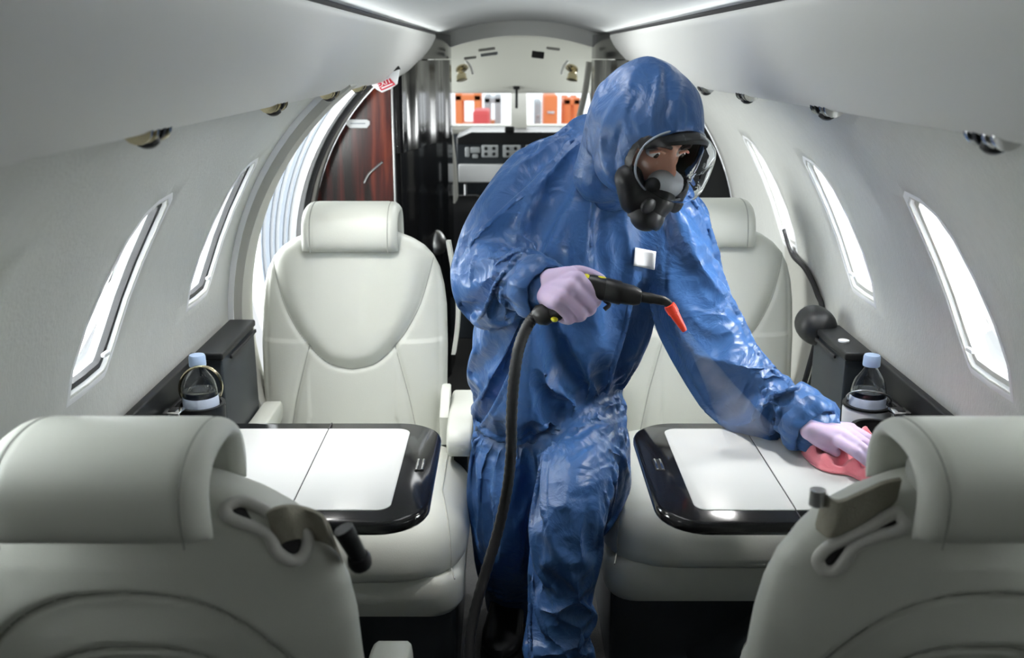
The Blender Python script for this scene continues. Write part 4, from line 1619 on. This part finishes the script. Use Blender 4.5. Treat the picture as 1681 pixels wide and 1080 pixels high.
if r_.x < 0:
    r_ = -r_
hood_parts = [ellipsoid(hp(0.006, -0.085, 0.022), (r_ * 0.098, f_ * 0.112, u_ * 0.108), 32),
              ellipsoid(hp(0.006, -0.105, 0.042), (r_ * 0.088, f_ * 0.095, u_ * 0.092), 32),
              ellipsoid(hp(0.004, -0.072, -0.042), (r_ * 0.086, f_ * 0.080, u_ * 0.066), 32),
              limb([hp(0, -0.12, 0.02), at(1025, 262, 1.88), at(1005, 290, 1.92)], [0.09, 0.088, 0.08]),
              limb([at(1010, 255, 1.85), at(990, 285, 1.86)], [0.075, 0.06])]
hood = remeshed('hood', hood_parts, 0.0055, 8)
crumple(hood, 0.010, 0.09, 23, (1, 1, 1.6), 0.05, 0.003)
folds(hood, [(-.006, 6, [(1040, 220), (1030, 190), (1050, 150)]), (.006, 6, [(1075, 222), (1070, 195), (1078, 150), (1085, 110)]), (-.006, 5, [(1095, 222), (1090, 190), (1100, 160)]),
             (.006, 5, [(1110, 225), (1112, 190), (1118, 140)]), (-.005, 5, [(1130, 228), (1135, 195), (1130, 150)]), (.006, 8, [(1000, 300), (985, 240), (1000, 180), (1040, 130)]),
             (-.008, 8, [(1015, 310), (1005, 260), (1020, 200)]), (-.006, 7, [(970, 280), (985, 300), (1015, 315)]), (-.005, 4, [(1092, 105), (1095, 150), (1093, 190)])])
co, no = arrays(hood)
bm = bmesh.new()
bm.from_mesh(hood)
kill = []
for fc in bm.faces:
    q = fc.calc_center_median() - Mc
    a, b, c = q.dot(r_), q.dot(f_), q.dot(u_)
    if b > -0.06 and (a / 0.073) ** 2 + (c / 0.063) ** 2 < 1.0:
        kill.append(fc)
bmesh.ops.delete(bm, geom=kill, context='FACES')
for v in bm.verts:                                              # clean elastic edge
    if v.is_boundary:
        q = v.co - Mc
        a, b, c = q.dot(r_), q.dot(f_), q.dot(u_)
        k = 1 / math.sqrt((a / 0.074) ** 2 + (c / 0.064) ** 2)
        v.co = Mc + r_ * a * k + f_ * b + u_ * (c * k)
edge = [v for v in bm.verts if v.is_boundary]
for _ in range(30):                                             # even out its depth
    nb = {}
    for v in edge:
        ns = [e.other_vert(v) for e in v.link_edges if e.is_boundary]
        nb[v] = sum((n_.co for n_ in ns), Vector()) / max(1, len(ns))
    for v in edge:
        v.co = v.co.lerp(nb[v], 0.5)
for v in edge:
    q = v.co - Mc
    a, b, c = q.dot(r_), q.dot(f_), q.dot(u_)
    k = 1 / math.sqrt((a / 0.074) ** 2 + (c / 0.064) ** 2)
    v.co = Mc + r_ * a * k + f_ * (b + 0.004) + u_ * (c * k)
bm.to_mesh(hood)
bm.free()
ho = body_part('hood', hood, 'suit')
md = ho.modifiers.new('thickness', 'SOLIDIFY')
md.thickness = 0.0025
md.offset = -1

# ---- face
R = []
nu, nv = 48, 40
for i in range(nv + 1):
    la = -PI / 2 + PI * i / nv
    row = []
    for j in range(nu):
        lo = 2 * PI * j / nu
        x, y, z = math.cos(la) * math.sin(lo), math.cos(la) * math.cos(lo), math.sin(la)
        X, Y_, Z = 0.064 * x, 0.086 * y, 0.102 * z
        if y > 0:
            Y_ += 0.022 * math.exp(-((X / 0.011) ** 2 + ((Z + 0.014) / 0.016) ** 2)) + 0.010 * math.exp(-((X / 0.009) ** 2 + ((Z - 0.008) / 0.022) ** 2))     # nose
            for sx in (-1, 1):
                Y_ -= 0.009 * math.exp(-(((X - sx * 0.030) / 0.015) ** 2 + ((Z - 0.012) / 0.010) ** 2))                                                    # eye sockets
                Y_ += 0.004 * math.exp(-(((X - sx * 0.032) / 0.02) ** 2 + ((Z - 0.032) / 0.007) ** 2))                                                     # brow ridge
            Y_ += 0.005 * math.exp(-((X / 0.022) ** 2 + ((Z + 0.046) / 0.006) ** 2)) - 0.004 * math.exp(-((X / 0.024) ** 2 + ((Z + 0.052) / 0.003) ** 2)) + 0.005 * math.exp(-((X / 0.02) ** 2 + ((Z + 0.058) / 0.006) ** 2))
        X *= 1 - 0.22 * max(0, -z) ** 2
        row.append(hp(X, Y_ - 0.086, Z - 0.005) - V3(0, 1.9, 0))
    R.append(row)
g = G()
g.rings(R)
face = g.build('head', 'skin', person, sharp=None)
for sx in (-1, 1):
    c = hp(sx * 0.030, -0.0155, 0.007) - V3(0, 1.9, 0)
    e_ = ellipsoid(c, (r_ * 0.0135, f_ * 0.0115, u_ * 0.0085), 16).build('eye', 'eye', face)
    d = (f_ - u_ * 0.22 + r_ * 0.1).normalized()
    ellipsoid(c + d * 0.0085, (r_ * 0.0062, f_ * 0.0040, u_ * 0.0058), 12).build('iris', 'iris', e_)
    g = G()
    g.tube([hp(sx * x, y, z) - V3(0, 1.9, 0) for x, y, z in ((0.012, 0.005, 0.024), (0.026, 0.006, 0.0285), (0.046, -0.008, 0.025))], [0.0035, 0.0045, 0.0025], 8)
    g.build('eyebrow', 'brow', face)
    g = G()
    g.tube([hp(sx * x, y, z) - V3(0, 1.9, 0) for x, y, z in ((0.017, -0.001, 0.012), (0.030, 0.0015, 0.0175), (0.045, -0.008, 0.010))], 0.0026, 8)
    g.build('eyelid', 'skin', face)

# ---- full face mask
O = V3(0, 1.9, 0)


def rim(k, y, n=56, dz=0.0):
    out = []
    for j in range(n):
        t = 2 * PI * j / n
        x, z = math.sin(t), math.cos(t)
        ww = 0.074 * k * (1 if z > 0 else 1 - 0.16 * z * z)
        out.append(hp(math.copysign(abs(x) ** 0.85, x) * ww, y - 0.018 * x * x, 0.063 * k * math.copysign(abs(z) ** 0.85, z) + dz) - O)
    return out


g = G()
g.rings([rim(0.92, -0.060), rim(0.96, -0.035), rim(1.0, -0.012), rim(1.03, 0.004), rim(1.02, 0.008), rim(0.97, 0.004), rim(0.98, -0.012)], True, False, False)
mask = g.build('mask', 'maskblack', person)
g = G()
g.rings([rim(1.0, 0.008), rim(0.985, 0.018), rim(0.94, 0.040), rim(0.86, 0.058), rim(0.70, 0.071), rim(0.45, 0.078), rim(0.2, 0.080)], True, False, True)
vz = g.build('visor', 'visor', mask)
md = vz.modifiers.new('thickness', 'SOLIDIFY')
md.thickness = 0.0018
g = G()
g.tube(rim(0.995, 0.016), 0.0022, 8, loop=True)
g.build('visor_rim', 'seal', mask)
g = G()                                                             # brim over the top of the visor
R = []
for t in np.linspace(-1.15, 1.15, 25):
    x, z = math.sin(t), math.cos(t)
    a = hp(x * 0.080, -0.018 * x * x + 0.0, 0.055 * z + 0.000) - O
    k = max(0.0, 1 - (t / 1.2) ** 2)
    b_ = a + f_ * (0.010 + 0.034 * k) - u_ * 0.006
    up = u_ * (0.005 + 0.003 * k)
    R.append([a, a + up * 1.2, b_ + up, b_, (a + b_) / 2 - u_ * 0.002])
g.rings(R)
g.build('brim', 'maskblack', mask, sharp=60)
# pale inner cup over nose and mouth, with its valve
cup = ellipsoid(hp(0, 0.008, -0.043) - O, (r_ * 0.038, f_ * 0.026, u_ * 0.028), 24)
cp = cup.build('inner_cup', 'cup', mask)
g = G()
g.lathe([(0.013, -0.004), (0.014, 0.002), (0.010, 0.006), (0.001, 0.007)], hp(-0.036, 0.016, -0.040) - O, (f_ * 0.6 - r_ * 0.8), 18)
g.build('valve', 'maskblack', cp)
g = G()
g.lathe([(0.013, -0.004), (0.014, 0.002), (0.010, 0.006), (0.001, 0.007)], hp(0.036, 0.016, -0.040) - O, (f_ * 0.6 + r_ * 0.8), 18)
g.build('valve', 'maskblack', cp)
# respirator under the chin
resp = remeshed('respirator', [ellipsoid(hp(-0.010, 0.000, -0.074), (r_ * 0.056, f_ * 0.040, u_ * 0.026), 24),
                               limb([hp(-0.012, 0.008, -0.070), hp(-0.024, 0.014, -0.100)], [0.036, 0.030]),
                               limb([hp(-0.060, -0.020, -0.045), hp(-0.050, -0.004, -0.082)], [0.026, 0.022]),
                               limb([hp(0.050, -0.010, -0.055), hp(0.035, 0.004, -0.078)], [0.022, 0.022])], 0.004, 3)
rs = body_part('respirator', resp, 'maskblack', mask)
g = G()
ax = (hp(-0.030, 0.018, -0.13) - hp(-0.012, 0.012, -0.085)).normalized()
g.lathe([(0.031, -0.012), (0.033, -0.004), (0.033, 0.010), (0.029, 0.016), (0.022, 0.016), (0.020, 0.010), (0.001, 0.010)], hp(-0.025, 0.015, -0.100) - O, ax, 24)
g.build('filter_port', 'maskblack', rs)
for x in (-0.045, 0.02):
    g = G()
    g.lathe([(0.014, 0), (0.015, 0.006), (0.011, 0.009), (0.001, 0.009)], hp(x, 0.028, -0.072) - O, f_, 18)
    g.build('valve_cover', 'maskblack', rs)

# white patch on the chest
P = [at(1043, 405, 1.80), at(1077, 413, 1.80), at(1075, 443, 1.80), at(1040, 435, 1.80)]
dg = bpy.context.evaluated_depsgraph_get()
from mathutils.bvhtree import BVHTree
bv = BVHTree.FromPolygons([v.co + O for v in cover.data.vertices], [p.vertices[:] for p in cover.data.polygons])


def on_suit(px, py, lift=0.0):
    o_ = V3(CX, CY, CZ)
    d_ = (at(px, py, 1.9) - o_).normalized()
    h = bv.ray_cast(o_, d_)
    return (h[0] if h[0] else at(px, py, 1.8)) - d_ * lift


rows_ = []
for i in range(7):
    a = i / 6
    rows_.append([on_suit(1043 + 34 * b - 3 * a, 406 + 7 * b + 30 * a, 0.007) - O for b in np.linspace(0, 1, 7)])
g = G()
g.rings(rows_, closed=False)
pa = g.build('chest_patch', 'white', cover)
md = pa.modifiers.new('thickness', 'SOLIDIFY')
md.thickness = 0.002
md.offset = 0

# ---- gloves
def hand(name, palm, fingers, thumb, rad):
    parts = []
    for a, b, ra, rb in palm:
        parts.append(limb([a, a.lerp(b, 0.5), b], [ra, (ra + rb) / 2, rb], 14, 3))
    for ch in fingers + [thumb]:
        n_ = len(ch)
        parts.append(limb(ch, [rad * (1.08 - 0.22 * i / (n_ - 1)) for i in range(n_)], 14, 4))
    return remeshed(name, parts, 0.0028, 4)


wr = at(890, 477, 1.728)
mcp = [at(950, 456, 1.632), at(939, 470, 1.624), at(926, 484, 1.624), at(913, 498, 1.630)]
pip = [at(979, 486, 1.634), at(971, 502, 1.628), at(955, 515, 1.629), at(936, 522, 1.638)]
dip = [at(973, 500, 1.658), at(960, 513, 1.656), at(944, 521, 1.656), at(926, 524, 1.660)]
tip = [at(957, 493, 1.672), at(945, 504, 1.672), at(931, 513, 1.672), at(916, 518, 1.674)]
fing = [[m_, p_, d_, t_] for m_, p_, d_, t_ in zip(mcp, pip, dip, tip)]
palm = [(wr, m_, 0.026, 0.0125) for m_ in mcp] + [(at(905, 462, 1.70), at(935, 452, 1.668), 0.024, 0.017), (mcp[0], mcp[3], 0.0125, 0.0125), (at(905, 485, 1.69), mcp[1], 0.024, 0.014)]
thumb = [at(918, 452, 1.69), at(945, 444, 1.680), at(968, 448, 1.678), at(988, 458, 1.676)]
body_part('glove', hand('glove', palm, fing, thumb, 0.0098), 'glove')


def atz(px, py, z):
    p = at(px, py, 1.0)
    k = (z - CZ) / (p.z - CZ)
    return Vector((CX + (p.x - CX) * k, k, z))


wr = atz(1331, 706, 0.738)
mcp = [atz(1372, 722, 0.727), atz(1384, 714, 0.733), atz(1392, 708, 0.731), atz(1397, 704, 0.724)]
pip = [atz(1401, 740, 0.731), atz(1412, 733, 0.736), atz(1420, 727, 0.733), atz(1424, 719, 0.724)]
dip = [atz(1416, 752, 0.719), atz(1427, 745, 0.722), atz(1433, 738, 0.720), atz(1434, 727, 0.714)]
tip = [atz(1430, 764, 0.706), atz(1442, 757, 0.708), atz(1449, 748, 0.707), atz(1447, 735, 0.704)]
fing = [[m_, p_, d_, t_] for m_, p_, d_, t_ in zip(mcp, pip, dip, tip)]
palm = [(wr, m_, 0.019, 0.0115) for m_ in mcp] + [(mcp[0], mcp[3], 0.011, 0.010)]
thumb = [atz(1328, 714, 0.725), atz(1344, 726, 0.720), atz(1359, 735, 0.712), atz(1373, 743, 0.706)]
body_part('glove', hand('glove', palm, fing, thumb, 0.0092), 'glove')

# cuffs: loose gathered ends of the sleeves
for a, b, ra, nm in ((at(872, 466, 1.75), at(899, 479, 1.712), 0.056, 'cuff'), (at(1318, 684, 1.62), at(1341, 708, 1.588), 0.053, 'cuff')):
    d = (b - a).normalized()
    g = G()
    up = V3(0, 0, 1)
    s1 = (up - d * up.dot(d)).normalized()
    s2 = d.cross(s1)
    R = []
    for k, rr in ((0, 0.98), (0.35, 1.06), (0.7, 1.04), (0.95, 0.92), (1.0, 0.86), (0.96, 0.80), (0.6, 0.82)):
        R.append([a.lerp(b, k) - O + (s1 * math.cos(t) + s2 * math.sin(t)) * ra * rr * (1 + 0.05 * math.sin(5 * t + 2 * k) + 0.03 * math.sin(11 * t)) for t in np.linspace(0, 2 * PI, 61)[:-1]])
    g.rings(R, True, False, False)
    g.build(nm, 'suit', cover)


# ---- shoes
def shoe(heel, toe, nm='shoe'):
    heel, toe = Vector(heel), Vector(toe)
    d = (toe - heel)
    L = d.length
    d.normalize()
    s = d.cross(V3(0, 0, 1)).normalized()
    R = []
    for u, w_, h_, zb in ((-0.06, 0.018, 0.04, 0.012), (0.0, 0.034, 0.075, 0.0), (0.15, 0.040, 0.10, 0.0), (0.35, 0.040, 0.095, 0.0), (0.55, 0.044, 0.070, 0.0), (0.75, 0.049, 0.052, 0.0), (0.9, 0.045, 0.044, 0.002), (1.0, 0.030, 0.032, 0.006), (1.04, 0.010, 0.02, 0.01)):
        c = heel + d * (u * L)
        R.append([c - O + s * w_ * math.copysign(abs(math.cos(t)) ** 0.6, math.cos(t)) + V3(0, 0, 0.016 + zb + (h_ * 0.5) * (1 + math.copysign(abs(math.sin(t)) ** 0.7, math.sin(t)))) for t in np.linspace(0, 2 * PI, 25)[:-1]])
    g = G()
    g.rings(R)
    so = g.build(nm, 'shoe', person)
    g = G()
    R = []
    for z, k in ((0.0, 0.98), (0.004, 1.02), (0.018, 1.02), (0.022, 0.98)):
        ring = []
        for side_ in (1, -1):
            us = [(-0.07, 0.012), (-0.03, 0.030), (0.1, 0.038), (0.35, 0.038), (0.55, 0.044), (0.75, 0.050), (0.9, 0.046), (1.0, 0.033), (1.06, 0.010)]
            for u, w_ in (us if side_ > 0 else us[::-1]):
                ring.append(heel - O + d * (u * L) + s * w_ * side_ * k + V3(0, 0, z))
        R.append(ring)
    g.rings(R)
    g.build('sole', 'rubber', so)
    return so


shoe((-0.045, 2.20, 0.0), (-0.075, 1.96, 0.0))
shoe((0.055, 1.74, 0.0), (0.05, 1.49, 0.0))

# ------------------------------------------------------------------ steam gun in the right hand
M['gun'] = mat('black_gun_plastic', (0.012, 0.012, 0.012), 0.42)
M['yellow'] = mat('yellow_button', (0.75, 0.68, 0.03), 0.4)
M['redtip'] = mat('red_nozzle', (0.80, 0.05, 0.02), 0.35)
gun = empty('steam_gun', at(945, 495, 1.65), label='black steam gun with red nozzle tip and yellow buttons gripped in a lilac glove', cat='steam cleaner')
GO = gun.location.copy()
R = []
for px, py, h_, w_ in ((950, 456, 5, 0.009), (956, 463, 12, 0.015), (972, 470, 19, 0.019), (990, 474, 18.5, 0.020), (1015, 480, 17, 0.020), (1040, 485, 15.5, 0.019), (1050, 487, 12, 0.016), (1053, 487.5, 8, 0.009)):
    c = at(px, py, 1.65 - 0.0003 * (px - 950)) - GO
    a = (at(px + 3, py - 18, 1.65) - at(px, py, 1.65)).normalized() * (h_ * 1.7 / 1600)
    R.append([c + a * math.copysign(abs(math.cos(t)) ** 0.75, math.cos(t)) + V3(0, 1, 0) * w_ * math.copysign(abs(math.sin(t)) ** 0.75, math.sin(t)) for t in np.linspace(0, 2 * PI, 29)[:-1]])
g = G()
g.rings(R)
g.build('gun_body', 'gun', gun, sharp=35)
R = []
for px, k in ((992, 1.035), (993.5, 1.06), (1017, 1.06), (1018.5, 1.035)):
    py = 474 + (px - 990) * 0.236
    c = at(px, py, 1.65 - 0.0003 * (px - 950)) - GO
    a = (at(px + 3, py - 18, 1.65) - at(px, py, 1.65)).normalized() * (17.7 * k * 1.7 / 1600)
    R.append([c + a * math.copysign(abs(math.cos(t)) ** 0.75, math.cos(t)) + V3(0, 1, 0) * 0.0205 * k * math.copysign(abs(math.sin(t)) ** 0.75, math.sin(t)) for t in np.linspace(0, 2 * PI, 29)[:-1]])
g = G()
g.rings(R)
g.build('collar', 'gun', gun, sharp=35)
g = G()
g.tube([p - GO for p in smooth_path([at(972, 480, 1.652), at(945, 497, 1.655), at(920, 510, 1.66), at(898, 517, 1.665)], 5)], [0.017] * 6 + [0.016] * 10, 14)
g.build('grip', 'gun', gun)
g = G()
g.tube([p - GO for p in (at(905, 515, 1.66), at(897, 517, 1.663), at(888, 516, 1.668), at(881, 516, 1.671), at(877, 517, 1.673))], [0.015, 0.019, 0.019, 0.016, 0.010], 14)
g.build('hose_joint', 'gun', gun)
g = G()
g.tube([p - GO for p in smooth_path([at(1050, 487, 1.62), at(1075, 491, 1.61), at(1092, 495, 1.605), at(1099, 501, 1.603)], 5)], [0.0095] * 5 + [0.0085] * 5 + [0.0075] * 6, 12)
g.build('lance', 'gun', gun)
g = G()
a, b = at(1098, 500, 1.603) - GO, at(1124, 543, 1.60) - GO
g.tube([a, a.lerp(b, 0.02), a.lerp(b, 0.10), a.lerp(b, 0.3), a.lerp(b, 0.32), a.lerp(b, 0.9), b], [0.007, 0.0095, 0.0102, 0.0098, 0.0085, 0.0055, 0.0045], 16)
g.build('nozzle_tip', 'redtip', gun)
for px, py, Y, w_ in ((963, 454, 1.643, 0.010), (988, 458, 1.640, 0.018), (910, 524, 1.648, 0.011)):
    g = G()
    g.add(ellipsoid(at(px, py, Y) - GO, (V3(1, 0, -0.2).normalized() * w_ * 0.6, V3(0, 1, 0) * 0.010, V3(0.2, 0, 1).normalized() * 0.0048), 16).v, ellipsoid((0, 0, 0), (V3(1, 0, 0), V3(0, 1, 0), V3(0, 0, 1)), 16).f)
    g.build('button_or_glint', 'yellow', gun)
g = G()
g.tube([p - GO for p in smooth_path([at(992, 492, 1.64), at(1000, 500, 1.64), at(992, 508, 1.64)], 4)], 0.004, 8)
g.build('trigger', 'gun', gun)
hp_ = smooth_path([at(880, 517, 1.672), at(866, 535, 1.665), at(852, 570, 1.655), at(844, 620, 1.65), at(840, 680, 1.66), at(839, 740, 1.69), at(833, 800, 1.70), at(818, 870, 1.69),
                   at(797, 940, 1.66), at(778, 1010, 1.62), at(770, 1080, 1.58), V3(-0.115, 1.50, 0.13), V3(-0.10, 1.40, 0.035), V3(-0.06, 1.25, 0.014), V3(-0.02, 0.9, 0.014)], 10)
g = G()
g.tube([p - GO for p in hp_], [0.0098 + 0.0012 * (i % 2) for i in range(len(hp_))], 12)
g.build('hose', 'rubber', gun)

# ------------------------------------------------------------------ pink cloth under the left hand
M['pink'] = mat('pink_microfibre', (0.86, 0.23, 0.28), 0.85, sheen=0.6, bump=0.6, bscale=700)
B = [atz(a, b, 0.684) for a, b in ((1313, 730), (1320, 750), (1343, 769), (1368, 777), (1392, 780), (1418, 791), (1442, 792), (1462, 775), (1462, 745), (1440, 725), (1422, 713), (1408, 715), (1390, 722), (1360, 716), (1330, 718))]
B = smooth_path(B, 6, True)
c = sum(B, Vector()) / len(B)
R = []
for k in (1.0, 1.012, 1.0, 0.96, 0.9, 0.82, 0.73, 0.63, 0.52, 0.4, 0.28, 0.16, 0.05):
    row = []
    for i, p in enumerate(B):
        q = c + (p - c) * k
        e = 1 - k
        h_ = 0.015 * min(1, e / 0.08) ** 0.6
        h_ += 0.013 * math.sin(q.x * 150 + 40 * q.y + 2.5 * pnoise(q * 25)) * min(1, e / 0.15) * (0.6 + 0.4 * pnoise(q * 18))
        h_ += 0.006 * math.sin(q.x * -70 + 150 * q.y) * min(1, e / 0.2)
        row.append(V3(q.x, q.y, ZT + 0.003 + max(0.002, h_) if len(R) > 1 else ZT + (0.0035 if len(R) == 0 else 0.007)))
    R.append(row)
g = G()
g.rings(R)
CLO = V3(c.x, c.y, ZT)
g.v = [p - CLO for p in g.v]
cl_ = g.build('cleaning_cloth', 'pink', None, sharp=None)
cl_.location = CLO
tag(cl_, 'crumpled pink cleaning cloth pressed under the gloved hand on the table', 'cloth')

# ------------------------------------------------------------------ faint steam from the nozzle down to the table
vm = bpy.data.materials.new('steam')
vm.use_nodes = True
nt = vm.node_tree
nt.nodes.remove(nt.nodes['Principled BSDF'])
vs = nt.nodes.new('ShaderNodeVolumeScatter')
vs.inputs['Color'].default_value = (1, 1, 1, 1)
vs.inputs['Anisotropy'].default_value = 0.2
tc = nt.nodes.new('ShaderNodeTexCoord')
nz = nt.nodes.new('ShaderNodeTexNoise')
nz.inputs['Scale'].default_value = 14
nz.inputs['Detail'].default_value = 3
mr = nt.nodes.new('ShaderNodeMapRange')
mr.inputs[1].default_value = 0.35
mr.inputs[2].default_value = 0.75
mr.inputs[3].default_value = 2.0
mr.inputs[4].default_value = 16.0
nt.links.new(tc.outputs['Object'], nz.inputs['Vector'])
nt.links.new(nz.outputs['Fac'], mr.inputs[0])
nt.links.new(mr.outputs[0], vs.inputs['Density'])
nt.links.new(vs.outputs['Volume'], nt.nodes['Material Output'].inputs['Volume'])
a, b = at(1126, 547, 1.60), atz(1232, 715, ZT + 0.03)
SO = a.lerp(b, 0.5)
SO.z = ZT
R = []
for k in np.linspace(0, 1, 12):
    p = a.lerp(b, k)
    r = 0.006 + 0.034 * k ** 1.2
    R.append([p - SO + V3(math.cos(t), 0.8 * math.sin(t), 0.45 * math.cos(t)) * r * (1 + 0.15 * pnoise(V3(t, k * 4, 0))) for t in np.linspace(0, 2 * PI, 21)[:-1]])
g = G()
g.rings(R)
st = g.build('steam_plume', vm)
st.location = SO
tag(st, 'faint white steam drifting from the red nozzle down to the table', 'steam', kind='stuff')
